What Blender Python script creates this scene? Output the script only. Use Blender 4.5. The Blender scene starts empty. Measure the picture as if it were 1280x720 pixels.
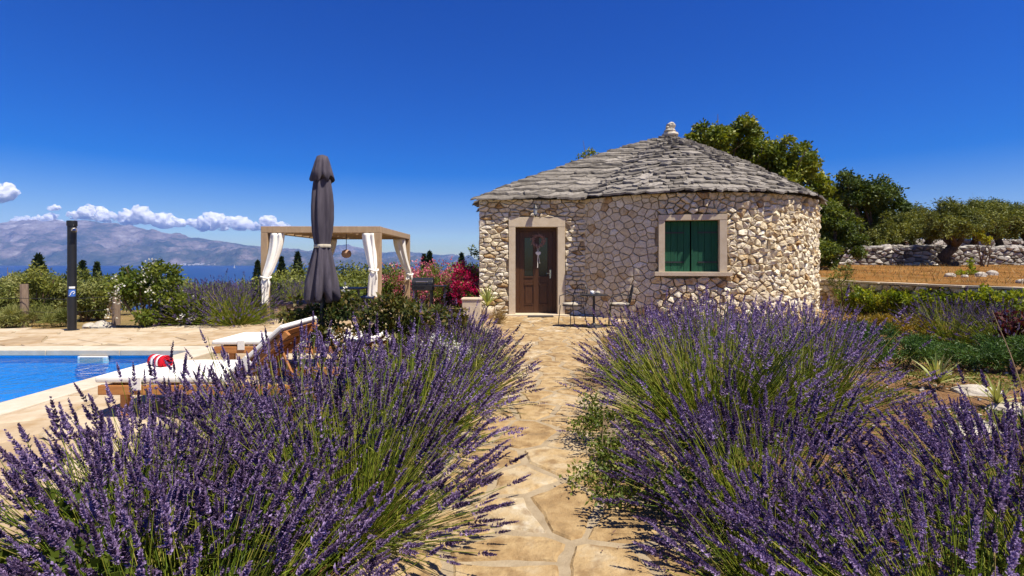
import bpy, bmesh, math, random
import numpy as np
from mathutils import Vector, Matrix, noise as mnoise

R = math.radians
random.seed(7)
rng = np.random.default_rng(11)
scene = bpy.context.scene
COL = scene.collection

# ------------------------------------------------------------------ camera
EYE = 1.4
cam_d = bpy.data.cameras.new('camera')
cam = bpy.data.objects.new('camera', cam_d)
COL.objects.link(cam)
cam.location = (0, 0, EYE)
cam.rotation_euler = (R(90), 0, 0)
cam_d.sensor_width = 36
cam_d.lens = 18
cam_d.shift_y = -0.025
cam_d.clip_start = 0.05
cam_d.clip_end = 90000
scene.camera = cam

# ------------------------------------------------------------------ sky and sun
SUN_AZ_X, SUN_AZ_Y = 1.45, -1.0          # horizontal direction towards the sun
SUN_EL = R(62)
world = bpy.data.worlds.new('World')
scene.world = world
world.use_nodes = True
wn, wl = world.node_tree.nodes, world.node_tree.links
wn.clear()
sky = wn.new('ShaderNodeTexSky')
sky.sky_type = 'NISHITA'
sky.sun_disc = False
sky.sun_elevation = SUN_EL
sky.sun_rotation = math.atan2(SUN_AZ_X, SUN_AZ_Y)
sky.altitude = 60
sky.air_density = 1.0
sky.dust_density = 0.3
sky.ozone_density = 3.0
hs = wn.new('ShaderNodeHueSaturation')
hs.inputs['Saturation'].default_value = 1.78
hs.inputs['Hue'].default_value = 0.530
hs.inputs['Value'].default_value = 0.68
bg = wn.new('ShaderNodeBackground')
bg.inputs['Strength'].default_value = 0.108
wo = wn.new('ShaderNodeOutputWorld')
wl.new(sky.outputs[0], hs.inputs['Color'])
wl.new(hs.outputs[0], bg.inputs['Color'])
wl.new(bg.outputs[0], wo.inputs['Surface'])

sun_d = bpy.data.lights.new('sun', 'SUN')
sun_d.energy = 5.0
sun_d.angle = R(0.5)
sun_d.color = (1.0, 0.93, 0.80)
sun = bpy.data.objects.new('sun', sun_d)
COL.objects.link(sun)
_h = math.hypot(SUN_AZ_X, SUN_AZ_Y)
SUN_DIR = Vector((SUN_AZ_X / _h * math.cos(SUN_EL), SUN_AZ_Y / _h * math.cos(SUN_EL), math.sin(SUN_EL)))
sun.rotation_euler = SUN_DIR.to_track_quat('Z', 'Y').to_euler()

scene.view_settings.view_transform = 'Standard'
scene.view_settings.look = 'None'
scene.view_settings.gamma = 1.0
scene.view_settings.exposure = 0.68
scene.render.engine = 'CYCLES'
cy = scene.cycles
cy.use_denoising = True
cy.max_bounces = 24
cy.diffuse_bounces = 3
cy.glossy_bounces = 3
cy.transmission_bounces = 4
cy.transparent_max_bounces = 8
cy.volume_bounces = 24
cy.caustics_reflective = False
cy.caustics_refractive = False
cy.sample_clamp_indirect = 6.0
cy.volume_step_rate = 0.35

# ------------------------------------------------------------------ helpers
WORLD = {}                               # object name -> its world matrix
I4 = Matrix.Identity(4)


def setp(o, label=None, cat=None, group=None, kind=None):
    if label: o['label'] = label
    if cat: o['category'] = cat
    if group: o['group'] = group
    if kind: o['kind'] = kind
    return o


def thing(name, label, cat, loc=(0, 0, 0), rz=0.0, group=None, scale=1.0):
    o = bpy.data.objects.new(name, None)
    o.empty_display_size = 0.2
    COL.objects.link(o)
    m = Matrix.Translation(Vector(loc)) @ Matrix.Rotation(rz, 4, 'Z') @ Matrix.Scale(scale, 4)
    o.location = loc
    o.rotation_euler = (0, 0, rz)
    o.scale = (scale, scale, scale)
    WORLD[o.name] = m
    return setp(o, label, cat, group)


def put(name, me, m, parent=None, local=False):
    """one mesh object; world coordinates unless local (then in the thing's own frame)"""
    if m is not None and len(me.materials) == 0:
        me.materials.append(m)
    o = bpy.data.objects.new(name, me)
    COL.objects.link(o)
    if parent is not None:
        o.parent = parent
        pw = WORLD.get(parent.name, I4)
        if local:
            WORLD[o.name] = pw.copy()
        else:
            o.matrix_parent_inverse = pw.inverted()
            WORLD[o.name] = I4.copy()
    return o


def copy_tree(o, parent=None):
    c = o.copy()
    COL.objects.link(c)
    if parent is not None:
        c.parent = parent
    for ch in list(o.children):
        copy_tree(ch, c)
    return c


def at(x, Y):                            # metres right of the camera axis
    return (x - 640.0) / 640.0 * Y


def zat(y, Y):
    return EYE - (y - 328.0) / 640.0 * Y


def np_mesh(name, V, faces, tone=None, smooth=False):
    """faces: list of int arrays (n,3) or (n,4)"""
    V = np.asarray(V, dtype=np.float32).reshape(-1, 3)
    me = bpy.data.meshes.new(name)
    me.vertices.add(len(V))
    me.vertices.foreach_set('co', V.ravel())
    li, ls, c = [], [], 0
    for f in faces:
        f = np.asarray(f, dtype=np.int32)
        if len(f) == 0: continue
        li.append(f.ravel())
        ls.append(c + np.arange(len(f), dtype=np.int32) * f.shape[1])
        c += f.size
    li = np.concatenate(li); ls = np.concatenate(ls)
    me.loops.add(len(li))
    me.loops.foreach_set('vertex_index', li)
    me.polygons.add(len(ls))
    me.polygons.foreach_set('loop_start', ls)
    if smooth:
        me.polygons.foreach_set('use_smooth', np.ones(len(ls), dtype=bool))
    me.update(calc_edges=True)
    if tone is not None:
        a = me.attributes.new('tone', 'FLOAT', 'POINT')
        a.data.foreach_set('value', np.asarray(tone, dtype=np.float32).ravel())
    return me


class MB:
    """collects shapes for one mesh"""
    def __init__(s):
        s.v, s.f, s.t, s.tone = [], [], [], 0.5

    def add(s, vs, fs):
        b = len(s.v)
        s.v += [tuple(p) for p in vs]
        s.t += [s.tone] * len(vs)
        s.f += [tuple(b + i for i in f) for f in fs]
        return s

    def box(s, a, b, m=None):
        (x0, y0, z0), (x1, y1, z1) = a, b
        vs = [(x0, y0, z0), (x1, y0, z0), (x1, y1, z0), (x0, y1, z0), (x0, y0, z1), (x1, y0, z1), (x1, y1, z1), (x0, y1, z1)]
        if m is not None: vs = [m @ Vector(p) for p in vs]
        return s.add(vs, [(3, 2, 1, 0), (4, 5, 6, 7), (0, 1, 5, 4), (1, 2, 6, 5), (2, 3, 7, 6), (3, 0, 4, 7)])

    def tube(s, pts, rad, n=8, closed=False):
        pts = [Vector(p) for p in pts]
        k = len(pts)
        if not hasattr(rad, '__len__'): rad = [rad] * k
        vs, fs, prev = [], [], None
        for i, p in enumerate(pts):
            if closed: d = pts[(i + 1) % k] - pts[i - 1]
            else: d = pts[min(i + 1, k - 1)] - pts[max(i - 1, 0)]
            if d.length < 1e-9: d = Vector((0, 0, 1))
            d.normalize()
            if prev is None:
                a = d.orthogonal().normalized()
            else:
                a = prev - d * prev.dot(d)
                a = a.normalized() if a.length > 1e-6 else d.orthogonal().normalized()
            prev = a
            b = d.cross(a)
            for j in range(n):
                an = 2 * math.pi * j / n
                vs.append(p + (a * math.cos(an) + b * math.sin(an)) * rad[i])
        m = k if closed else k - 1
        for i in range(m):
            i2 = (i + 1) % k
            for j in range(n):
                fs.append((i * n + j, i * n + (j + 1) % n, i2 * n + (j + 1) % n, i2 * n + j))
        if not closed:
            fs.append(tuple(range(n))[::-1]); fs.append(tuple((k - 1) * n + j for j in range(n)))
        return s.add(vs, fs)

    def lathe(s, prof, n=20, c=(0, 0), wav=None):
        vs, fs = [], []
        k = len(prof)
        for i, (r, z) in enumerate(prof):
            for j in range(n):
                an = 2 * math.pi * j / n
                rr = r if wav is None else r * wav(an, z)
                vs.append((c[0] + rr * math.cos(an), c[1] + rr * math.sin(an), z))
        for i in range(k - 1):
            for j in range(n):
                fs.append((i * n + j, i * n + (j + 1) % n, (i + 1) * n + (j + 1) % n, (i + 1) * n + j))
        fs.append(tuple(range(n))[::-1]); fs.append(tuple((k - 1) * n + j for j in range(n)))
        return s.add(vs, fs)

    def prism(s, poly, z0, z1):
        n = len(poly)
        vs = [(x, y, z0) for x, y in poly] + [(x, y, z1) for x, y in poly]
        fs = [tuple(range(n))[::-1], tuple(range(n, 2 * n))] + [(i, (i + 1) % n, n + (i + 1) % n, n + i) for i in range(n)]
        return s.add(vs, fs)

    def mesh(s, name, smooth=False, bevel=0.0, seg=2):
        me = bpy.data.meshes.new(name)
        me.from_pydata(s.v, [], s.f)
        if bevel:
            bm = bmesh.new(); bm.from_mesh(me)
            es = [e for e in bm.edges if len(e.link_faces) == 2 and e.calc_face_angle(0) > 0.5]
            bmesh.ops.bevel(bm, geom=es, offset=bevel, segments=seg, affect='EDGES', profile=0.6, clamp_overlap=True)
            bm.to_mesh(me); bm.free()
        else:
            a = me.attributes.new('tone', 'FLOAT', 'POINT')
            a.data.foreach_set('value', s.t)
        if smooth:
            me.polygons.foreach_set('use_smooth', [True] * len(me.polygons))
        me.update()
        return me


def part(name, mb, m, parent, local=True, **k):
    return put(name, mb.mesh(name, **k), m, parent, local)


# ------------------------------------------------------------------ procedural materials
def nodes_of(name):
    m = bpy.data.materials.new(name)
    m.use_nodes = True
    nt = m.node_tree
    nt.nodes.clear()
    out = nt.nodes.new('ShaderNodeOutputMaterial')
    return m, nt, nt.nodes, nt.links, out


def ramp(N, cols, interp='LINEAR'):
    r = N.new('ShaderNodeValToRGB')
    r.color_ramp.interpolation = interp
    e = r.color_ramp.elements
    while len(e) < len(cols): e.new(0.5)
    for i, c in enumerate(cols):
        p, c = c if isinstance(c[1], (tuple, list)) else (i / max(1, len(cols) - 1), c)
        e[i].position = p
        e[i].color = (*c, 1)
    return r


def mth(N, L, op, a, b=None, clamp=False):
    n = N.new('ShaderNodeMath'); n.operation = op; n.use_clamp = clamp
    for i, x in enumerate((a, b)):
        if x is None: continue
        if isinstance(x, (int, float)): n.inputs[i].default_value = x
        else: L.new(x, n.inputs[i])
    return n.outputs[0]


def surf(name, cols, rough=0.85, scale=4.0, detail=6.0, tone=0.0, obj=0.0, bump=0.0, bscale=None, spec=0.3,
         stretch=None, metal=0.0, stain_or_shade=None, bdist=0.02, cells=0.0):
    """cols over (noise, per-piece tone, per-object random)"""
    m, nt, N, L, out = nodes_of(name)
    tc = N.new('ShaderNodeTexCoord')
    src = tc.outputs['Object']
    if stretch:
        mp = N.new('ShaderNodeMapping'); mp.inputs['Scale'].default_value = stretch
        L.new(src, mp.inputs[0]); src = mp.outputs[0]
    nz = N.new('ShaderNodeTexNoise'); nz.inputs['Scale'].default_value = scale; nz.inputs['Detail'].default_value = detail
    nz.inputs['Roughness'].default_value = 0.62
    L.new(src, nz.inputs['Vector'])
    nv = mth(N, L, 'MULTIPLY', mth(N, L, 'SUBTRACT', nz.outputs[0], 0.5), 2.2 * (1 - tone - obj * 0.8))
    fac = mth(N, L, 'ADD', nv, 0.5)
    if tone:
        a = N.new('ShaderNodeAttribute'); a.attribute_name = 'tone'
        fac = mth(N, L, 'ADD', fac, mth(N, L, 'MULTIPLY', mth(N, L, 'SUBTRACT', a.outputs['Fac'], 0.5), tone * 1.6))
    if obj:
        oi = N.new('ShaderNodeObjectInfo')
        fac = mth(N, L, 'ADD', fac, mth(N, L, 'MULTIPLY', mth(N, L, 'SUBTRACT', oi.outputs['Random'], 0.5), obj))
    r = ramp(N, cols)
    L.new(fac, r.inputs[0])
    colr = r.outputs[0]
    if stain_or_shade:                            # (colour, scale, amount)
        n2 = N.new('ShaderNodeTexNoise'); n2.inputs['Scale'].default_value = stain_or_shade[1]; n2.inputs['Detail'].default_value = 5
        L.new(src, n2.inputs['Vector'])
        r2 = ramp(N, [(0.5, (0, 0, 0)), (0.68, (1, 1, 1))])
        L.new(n2.outputs[0], r2.inputs[0])
        mx = N.new('ShaderNodeMix'); mx.data_type = 'RGBA'
        L.new(mth(N, L, 'MULTIPLY', r2.outputs[0], stain_or_shade[2]), mx.inputs[0])
        L.new(colr, mx.inputs[6]); mx.inputs[7].default_value = (*stain_or_shade[0], 1)
        colr = mx.outputs[2]
    b = N.new('ShaderNodeBsdfPrincipled')
    L.new(colr, b.inputs['Base Color'])
    b.inputs['Roughness'].default_value = rough
    b.inputs['Metallic'].default_value = metal
    b.inputs['Specular IOR Level'].default_value = spec
    if bump:
        n3 = N.new('ShaderNodeTexNoise'); n3.inputs['Scale'].default_value = bscale or scale * 4; n3.inputs['Detail'].default_value = 8
        n3.inputs['Roughness'].default_value = 0.65
        L.new(src, n3.inputs['Vector'])
        bp = N.new('ShaderNodeBump'); bp.inputs['Strength'].default_value = bump; bp.inputs['Distance'].default_value = bdist
        L.new(n3.outputs[0], bp.inputs['Height'])
        L.new(bp.outputs[0], b.inputs['Normal'])
    L.new(b.outputs[0], out.inputs[0])
    return m


def leafy(name, cols, trans=0.3, rough=0.55, obj=0.15, spec=0.3, tint=(1.25, 1.15, 0.6), noise=0.3, nscale=1.5):
    m, nt, N, L, out = nodes_of(name)
    a = N.new('ShaderNodeAttribute'); a.attribute_name = 'tone'
    oi = N.new('ShaderNodeObjectInfo')
    tc = N.new('ShaderNodeTexCoord')
    nz = N.new('ShaderNodeTexNoise'); nz.inputs['Scale'].default_value = nscale; nz.inputs['Detail'].default_value = 3
    L.new(tc.outputs['Object'], nz.inputs['Vector'])
    fac = mth(N, L, 'ADD', a.outputs['Fac'], mth(N, L, 'MULTIPLY', mth(N, L, 'SUBTRACT', oi.outputs['Random'], 0.5), obj))
    fac = mth(N, L, 'ADD', fac, mth(N, L, 'MULTIPLY', mth(N, L, 'SUBTRACT', nz.outputs[0], 0.5), noise * 2))
    r = ramp(N, cols)
    L.new(fac, r.inputs[0])
    b = N.new('ShaderNodeBsdfPrincipled')
    L.new(r.outputs[0], b.inputs['Base Color'])
    b.inputs['Roughness'].default_value = rough
    b.inputs['Specular IOR Level'].default_value = spec
    t = N.new('ShaderNodeBsdfTranslucent')
    mx = N.new('ShaderNodeMix'); mx.data_type = 'RGBA'; mx.blend_type = 'MULTIPLY'; mx.inputs[0].default_value = 1
    L.new(r.outputs[0], mx.inputs[6]); mx.inputs[7].default_value = (*tint, 1)
    L.new(mx.outputs[2], t.inputs[0])
    ms = N.new('ShaderNodeMixShader'); ms.inputs[0].default_value = trans
    L.new(b.outputs[0], ms.inputs[1]); L.new(t.outputs[0], ms.inputs[2])
    L.new(ms.outputs[0], out.inputs[0])
    return m


def plain(name, col, rough=0.5, metal=0.0, spec=0.4, var=0.12, scale=6.0, bump=0.0, coat=0.0):
    c = np.array(col)
    return surf(name, [tuple(c * (1 - var)), tuple(np.minimum(1, c * (1 + var)))], rough, scale, 4, metal=metal, spec=spec, bump=bump)


M = {}
M['wall_stone'] = surf('wall_stone', [(0.0, (0.27, 0.145, 0.05)), (0.12, (0.49, 0.33, 0.16)), (0.28, (0.62, 0.50, 0.31)), (0.6, (0.71, 0.61, 0.43)), (1.0, (0.83, 0.765, 0.62))],
                       0.92, 9.0, 8, tone=0.6, bump=0.9, bscale=26, spec=0.15, stain_or_shade=((0.30, 0.22, 0.15), 14, 0.5), bdist=0.03)
M['wall_mortar'] = surf('wall_mortar', [(0.25, 0.185, 0.11), (0.43, 0.34, 0.22)], 0.95, 12, 8, bump=0.8, bscale=60, spec=0.1)
M['roof_slab'] = surf('roof_slab', [(0.0, (0.085, 0.074, 0.060)), (0.45, (0.21, 0.188, 0.158)), (1.0, (0.37, 0.335, 0.285))],
                      0.9, 7.0, 8, tone=0.55, bump=0.7, bscale=30, spec=0.15, stain_or_shade=((0.13, 0.115, 0.10), 18, 0.7))
M['roof_base'] = plain('roof_base', (0.06, 0.055, 0.05), 0.95, spec=0.1)
M['path_stone'] = surf('path_stone', [(0.0, (0.17, 0.115, 0.06)), (0.3, (0.32, 0.21, 0.095)), (0.55, (0.42, 0.295, 0.145)), (0.82, (0.46, 0.37, 0.235)), (1.0, (0.60, 0.54, 0.42))],
                       0.85, 6.0, 12, tone=0.35, bump=0.8, bscale=30, spec=0.2, stain_or_shade=((0.19, 0.11, 0.045), 9.0, 0.75), bdist=0.02)
M['path_mortar'] = surf('path_mortar', [(0.25, 0.19, 0.115), (0.40, 0.32, 0.21)], 0.95, 9, 9, bump=0.7, bscale=70, spec=0.1, bdist=0.01)
M['deck_stone'] = surf('deck_stone', [(0.0, (0.27, 0.18, 0.095)), (0.4, (0.43, 0.33, 0.205)), (1.0, (0.57, 0.49, 0.36))],
                       0.85, 5.0, 9, tone=0.5, bump=0.4, bscale=30, spec=0.2, stain_or_shade=((0.33, 0.21, 0.095), 4.0, 0.65), bdist=0.012)
M['coping'] = surf('coping', [(0.50, 0.41, 0.29), (0.62, 0.54, 0.42)], 0.7, 5, 7, bump=0.2, bscale=50, spec=0.3)
M['cut_stone'] = surf('cut_stone', [(0.50, 0.40, 0.27), (0.62, 0.52, 0.38)], 0.8, 6, 8, bump=0.25, bscale=60, spec=0.2)
M['soil'] = surf('soil', [(0.0, (0.16, 0.085, 0.04)), (0.5, (0.27, 0.15, 0.07)), (1.0, (0.38, 0.25, 0.13))], 0.97, 3.5, 10, bump=1.0, bscale=22, spec=0.05, bdist=0.06)
M['ground'] = surf('ground', [(0.0, (0.10, 0.10, 0.035)), (0.45, (0.24, 0.17, 0.07)), (1.0, (0.36, 0.23, 0.10))], 0.97, 0.5, 10, bump=0.8, bscale=12, spec=0.05, bdist=0.08)
M['dry_grass'] = surf('dry_grass', [(0.0, (0.13, 0.06, 0.018)), (0.5, (0.28, 0.13, 0.034)), (1.0, (0.40, 0.22, 0.075))], 0.97, 0.9, 10, bump=1.0, bscale=20, spec=0.05, bdist=0.08,
                      stain_or_shade=((0.20, 0.12, 0.04), 1.1, 0.75))  # darker patches paint tree shade and weeds into the terrace colour
M['grey_stone'] = surf('grey_stone', [(0.0, (0.13, 0.115, 0.095)), (0.5, (0.33, 0.30, 0.26)), (1.0, (0.56, 0.52, 0.45))], 0.95, 5, 8, tone=0.7, bump=0.8, bscale=24, spec=0.1, bdist=0.04)
M['stone_core'] = plain('stone_core', (0.06, 0.052, 0.043), 0.97, spec=0.05)
M['pale_rock'] = surf('pale_rock', [(0.36, 0.31, 0.24), (0.60, 0.55, 0.46)], 0.9, 6, 9, bump=0.8, bscale=25, spec=0.1)
M['door_wood'] = surf('door_wood', [(0.042, 0.016, 0.006), (0.092, 0.037, 0.013)], 0.42, 5, 8, stretch=(9, 9, 0.8), bump=0.12, bscale=20, spec=0.4)
M['teak'] = surf('teak', [(0.33, 0.125, 0.032), (0.52, 0.235, 0.075)], 0.5, 5, 8, stretch=(0.8, 9, 9), bump=0.15, bscale=18, spec=0.4)
M['pergola_wood'] = surf('pergola_wood', [(0.33, 0.22, 0.125), (0.45, 0.32, 0.19)], 0.6, 4, 7, stretch=(4, 4, 1), bump=0.15, bscale=16, spec=0.3)
M['grey_wood'] = surf('grey_wood', [(0.17, 0.12, 0.085), (0.30, 0.22, 0.16)], 0.9, 5, 8, stretch=(7, 7, 0.8), bump=0.4, bscale=20, spec=0.1)
M['green_paint'] = surf('green_paint', [(0.004, 0.056, 0.026), (0.009, 0.105, 0.048)], 0.75, 5, 6, stretch=(8, 8, 0.7), bump=0.12, bscale=26, spec=0.4)
M['black_metal'] = plain('black_metal', (0.012, 0.012, 0.013), 0.42, spec=0.5, var=0.3)
M['dark_iron'] = plain('dark_iron', (0.022, 0.021, 0.022), 0.5, spec=0.5, var=0.3)
M['chrome'] = plain('chrome', (0.6, 0.6, 0.6), 0.18, metal=1.0)
M['white_fabric'] = surf('white_fabric', [(0.70, 0.66, 0.58), (0.82, 0.79, 0.72)], 0.9, 6, 5, bump=0.15, bscale=120, spec=0.1)
M['umbrella_cloth'] = surf('umbrella_cloth', [(0.046, 0.040, 0.052), (0.105, 0.090, 0.110)], 0.85, 5, 6, stretch=(5, 5, 0.6), bump=0.15, bscale=90, spec=0.15)
M['cushion'] = surf('cushion', [(0.42, 0.37, 0.27), (0.54, 0.48, 0.37)], 0.9, 8, 5, bump=0.2, bscale=120, spec=0.1)
M['red_cloth'] = plain('red_cloth', (0.55, 0.012, 0.025), 0.85, spec=0.1, bump=0.4, scale=90)
M['white_cloth'] = plain('white_cloth', (0.8, 0.78, 0.76), 0.85, spec=0.1, var=0.04, bump=0.4, scale=90)
M['white_plastic'] = plain('white_plastic', (0.78, 0.78, 0.76), 0.35, var=0.03)
M['blue_sticker'] = plain('blue_sticker', (0.05, 0.13, 0.42), 0.4)
M['ceramic'] = plain('ceramic', (0.80, 0.79, 0.76), 0.2, var=0.03, spec=0.5)
M['dark_cushion'] = plain('dark_cushion', (0.055, 0.085, 0.20), 0.9, spec=0.1)
M['twig'] = plain('twig', (0.16, 0.09, 0.075), 0.9, spec=0.1, var=0.35, scale=30)
M['wreath_twig'] = plain('wreath_twig', (0.33, 0.20, 0.17), 0.9, spec=0.1, var=0.4, scale=30)
M['dark_void'] = plain('dark_void', (0.02, 0.018, 0.016), 0.9, spec=0.1)
M['bark'] = surf('bark', [(0.05, 0.036, 0.025), (0.15, 0.115, 0.08)], 0.95, 6, 9, stretch=(3, 3, 0.8), bump=0.9, bscale=24, spec=0.05, bdist=0.04)
M['twig_bark'] = surf('twig_bark', [(0.10, 0.065, 0.04), (0.21, 0.15, 0.09)], 0.95, 9, 6, spec=0.05)

# foliage
M['oak_leaf'] = leafy('oak_leaf', [(0.04, 0.075, 0.006), (0.15, 0.19, 0.013), (0.32, 0.31, 0.028)], 0.3, nscale=0.5, noise=0.35)
M['dark_leaf'] = leafy('dark_leaf', [(0.024, 0.05, 0.007), (0.075, 0.115, 0.015), (0.16, 0.19, 0.028)], 0.22, nscale=0.6)
M['olive_leaf'] = leafy('olive_leaf', [(0.042, 0.064, 0.010), (0.145, 0.165, 0.024), (0.30, 0.30, 0.06)], 0.25, nscale=0.7, noise=0.3)
M['bush_leaf'] = leafy('bush_leaf', [(0.028, 0.055, 0.008), (0.10, 0.14, 0.016), (0.24, 0.26, 0.035)], 0.35, nscale=0.9)
M['bright_leaf'] = leafy('bright_leaf', [(0.05, 0.095, 0.008), (0.18, 0.24, 0.014), (0.42, 0.42, 0.03)], 0.4, nscale=2)
M['silver_leaf'] = leafy('silver_leaf', [(0.06, 0.085, 0.018), (0.19, 0.21, 0.05), (0.42, 0.41, 0.15)], 0.3, nscale=1.2)
M['rose_leaf'] = leafy('rose_leaf', [(0.022, 0.045, 0.008), (0.085, 0.092, 0.016), (0.20, 0.11, 0.03)], 0.3, nscale=2.5)
M['gold_leaf'] = leafy('gold_leaf', [(0.085, 0.065, 0.008), (0.215, 0.155, 0.014), (0.37, 0.25, 0.025)], 0.35, nscale=1.5)
M['rosemary_leaf'] = leafy('rosemary_leaf', [(0.014, 0.045, 0.008), (0.055, 0.12, 0.016), (0.14, 0.22, 0.03)], 0.2, nscale=1.5)
M['yellow_leaf'] = leafy('yellow_leaf', [(0.18, 0.20, 0.01), (0.36, 0.36, 0.02), (0.52, 0.48, 0.05)], 0.45, nscale=2)
M['red_leaf'] = leafy('red_leaf', [(0.025, 0.006, 0.008), (0.085, 0.014, 0.018), (0.16, 0.03, 0.03)], 0.25)
M['cypress_leaf'] = leafy('cypress_leaf', [(0.006, 0.016, 0.007), (0.018, 0.036, 0.013), (0.04, 0.06, 0.02)], 0.12, nscale=0.6)
M['yucca_leaf'] = leafy('yucca_leaf', [(0.11, 0.16, 0.03), (0.30, 0.33, 0.09), (0.52, 0.50, 0.22)], 0.25, obj=0.5)
M['pink_petal'] = leafy('pink_petal', [(0.42, 0.055, 0.10), (0.66, 0.17, 0.24), (0.76, 0.40, 0.42)], 0.3, tint=(1, .9, .9), nscale=4)
M['magenta_petal'] = leafy('magenta_petal', [(0.24, 0.002, 0.03), (0.46, 0.006, 0.08), (0.64, 0.03, 0.16)], 0.35, tint=(1.1, .9, .9), nscale=3)
M['white_petal'] = leafy('white_petal', [(0.48, 0.44, 0.33), (0.70, 0.67, 0.56), (0.8, 0.78, 0.70)], 0.3, tint=(1, 1, .9), nscale=6)
M['lavender_flower'] = leafy('lavender_flower', [(0.046, 0.025, 0.050), (0.130, 0.080, 0.160), (0.240, 0.162, 0.315), (0.40, 0.30, 0.52)], 0.25, obj=0.5, rough=0.7, spec=0.1, tint=(1.0, .9, 1.1), nscale=3, noise=0.3)
M['far_lavender'] = leafy('far_lavender', [(0.035, 0.026, 0.05), (0.105, 0.072, 0.15), (0.20, 0.15, 0.28)], 0.2, rough=0.7, spec=0.1, tint=(1, .9, 1.1), nscale=2)
M['lavender_stem'] = leafy('lavender_stem', [(0.040, 0.070, 0.008), (0.15, 0.225, 0.016), (0.35, 0.36, 0.045), (0.45, 0.36, 0.13)], 0.3, nscale=4, noise=0.25)
M['dry_stem'] = leafy('dry_stem', [(0.12, 0.075, 0.022), (0.28, 0.18, 0.055), (0.44, 0.33, 0.14)], 0.3)
# ------------------------------------------------------------------ geometry tools
def clip_half(poly, p, n):
    """keep the side where (q-p).n <= 0"""
    out = []
    k = len(poly)
    for i in range(k):
        a, b = poly[i], poly[(i + 1) % k]
        da = (a[0] - p[0]) * n[0] + (a[1] - p[1]) * n[1]
        db = (b[0] - p[0]) * n[0] + (b[1] - p[1]) * n[1]
        if da <= 0: out.append(a)
        if (da < 0 < db) or (db < 0 < da):
            t = da / (da - db)
            out.append((a[0] + t * (b[0] - a[0]), a[1] + t * (b[1] - a[1])))
    return out


def voronoi(pts, box, k=22):
    P = np.array(pts)
    x0, y0, x1, y1 = box
    cells = []
    for i in range(len(P)):
        d = ((P - P[i]) ** 2).sum(1)
        nb = np.argsort(d)[1:k + 1]
        poly = [(x0, y0), (x1, y0), (x1, y1), (x0, y1)]
        for j in nb:
            mid = (P[i] + P[j]) / 2
            poly = clip_half(poly, mid, P[j] - P[i])
            if len(poly) < 3: break
        cells.append(poly)
    return cells


def jitter_grid(box, du, dv, jit=0.35, seed=0):
    r = random.Random(seed)
    x0, y0, x1, y1 = box
    nv = max(1, round((y1 - y0) / dv)); nu = max(1, round((x1 - x0) / du))
    pts = []
    for j in range(nv):
        for i in range(nu):
            pts.append((x0 + (i + 0.5 + (0.5 if j % 2 else 0) + r.uniform(-jit, jit)) * (x1 - x0) / nu - 0.25 * du,
                        y0 + (j + 0.5 + r.uniform(-jit, jit)) * (y1 - y0) / nv))
    return pts


def area_c(poly):
    A = cx = cy_ = 0.0
    for i in range(len(poly)):
        (x0, y0), (x1, y1) = poly[i - 1], poly[i]
        c = x0 * y1 - x1 * y0
        A += c; cx += (x0 + x1) * c; cy_ += (y0 + y1) * c
    if abs(A) < 1e-9: return 0, poly[0]
    return abs(A) / 2, (cx / (3 * A), cy_ / (3 * A))


def tidy(poly, eps):
    out = []
    for p in poly:
        if not out or math.hypot(p[0] - out[-1][0], p[1] - out[-1][1]) > eps: out.append(p)
    while len(out) > 2 and math.hypot(out[0][0] - out[-1][0], out[0][1] - out[-1][1]) < eps: out.pop()
    return out


def inset(poly, c, g):
    out = []
    for p in poly:
        d = math.hypot(p[0] - c[0], p[1] - c[1])
        f = max(0.15, 1 - g / max(d, 1e-6))
        out.append((c[0] + (p[0] - c[0]) * f, c[1] + (p[1] - c[1]) * f))
    return out


def piece_geo(poly, fmap, gap, depth, bevel, bulge, r, rough=0.0, back=-0.04, sub=None):
    """a stone: back ring, shoulder ring, face ring and centre, mapped to 3D by fmap(u, v, d)"""
    poly = tidy(poly, gap * 0.8)
    if len(poly) < 3: return None
    A, c = area_c(poly)
    if A < 1e-4: return None
    if sub:                              # extra points so that long edges are uneven
        q = []
        for i in range(len(poly)):
            a, b = poly[i], poly[(i + 1) % len(poly)]
            q.append(a)
            l = math.hypot(b[0] - a[0], b[1] - a[1])
            if l > sub:
                n = int(l / sub)
                for s in range(1, n + 1):
                    t = s / (n + 1)
                    j = r.uniform(-0.05, 0.05) * l / (n + 1) + r.uniform(-.25, .1) * gap
                    nx, ny = -(b[1] - a[1]) / l, (b[0] - a[0]) / l
                    q.append((a[0] + (b[0] - a[0]) * t + nx * j, a[1] + (b[1] - a[1]) * t + ny * j))
        poly = q
    n = len(poly)
    p0 = inset(poly, c, gap)
    p1 = inset(poly, c, gap + bevel * 0.25)
    p2 = inset(poly, c, gap + bevel)
    tx, ty = r.uniform(-rough, rough), r.uniform(-rough, rough)
    L = math.sqrt(A)
    V = [fmap(u, v, back) for u, v in p0]
    V += [fmap(u, v, depth * 0.55 + r.uniform(-.2, .2) * rough * depth) for u, v in p1]
    V += [fmap(u, v, depth * (1 + ((u - c[0]) * tx + (v - c[1]) * ty) / L * 2 + r.uniform(-.35, .35) * rough)) for u, v in p2]
    cc = (c[0] + r.uniform(-.12, .12) * L, c[1] + r.uniform(-.12, .12) * L)
    V.append(fmap(cc[0], cc[1], depth + bulge * r.uniform(0.3, 1.2)))
    F = []
    for i in range(n):
        j = (i + 1) % n
        F.append((i, j, n + j, n + i)); F.append((n + i, n + j, 2 * n + j, 2 * n + i)); F.append((2 * n + i, 2 * n + j, 3 * n))
    return V, F


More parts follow.
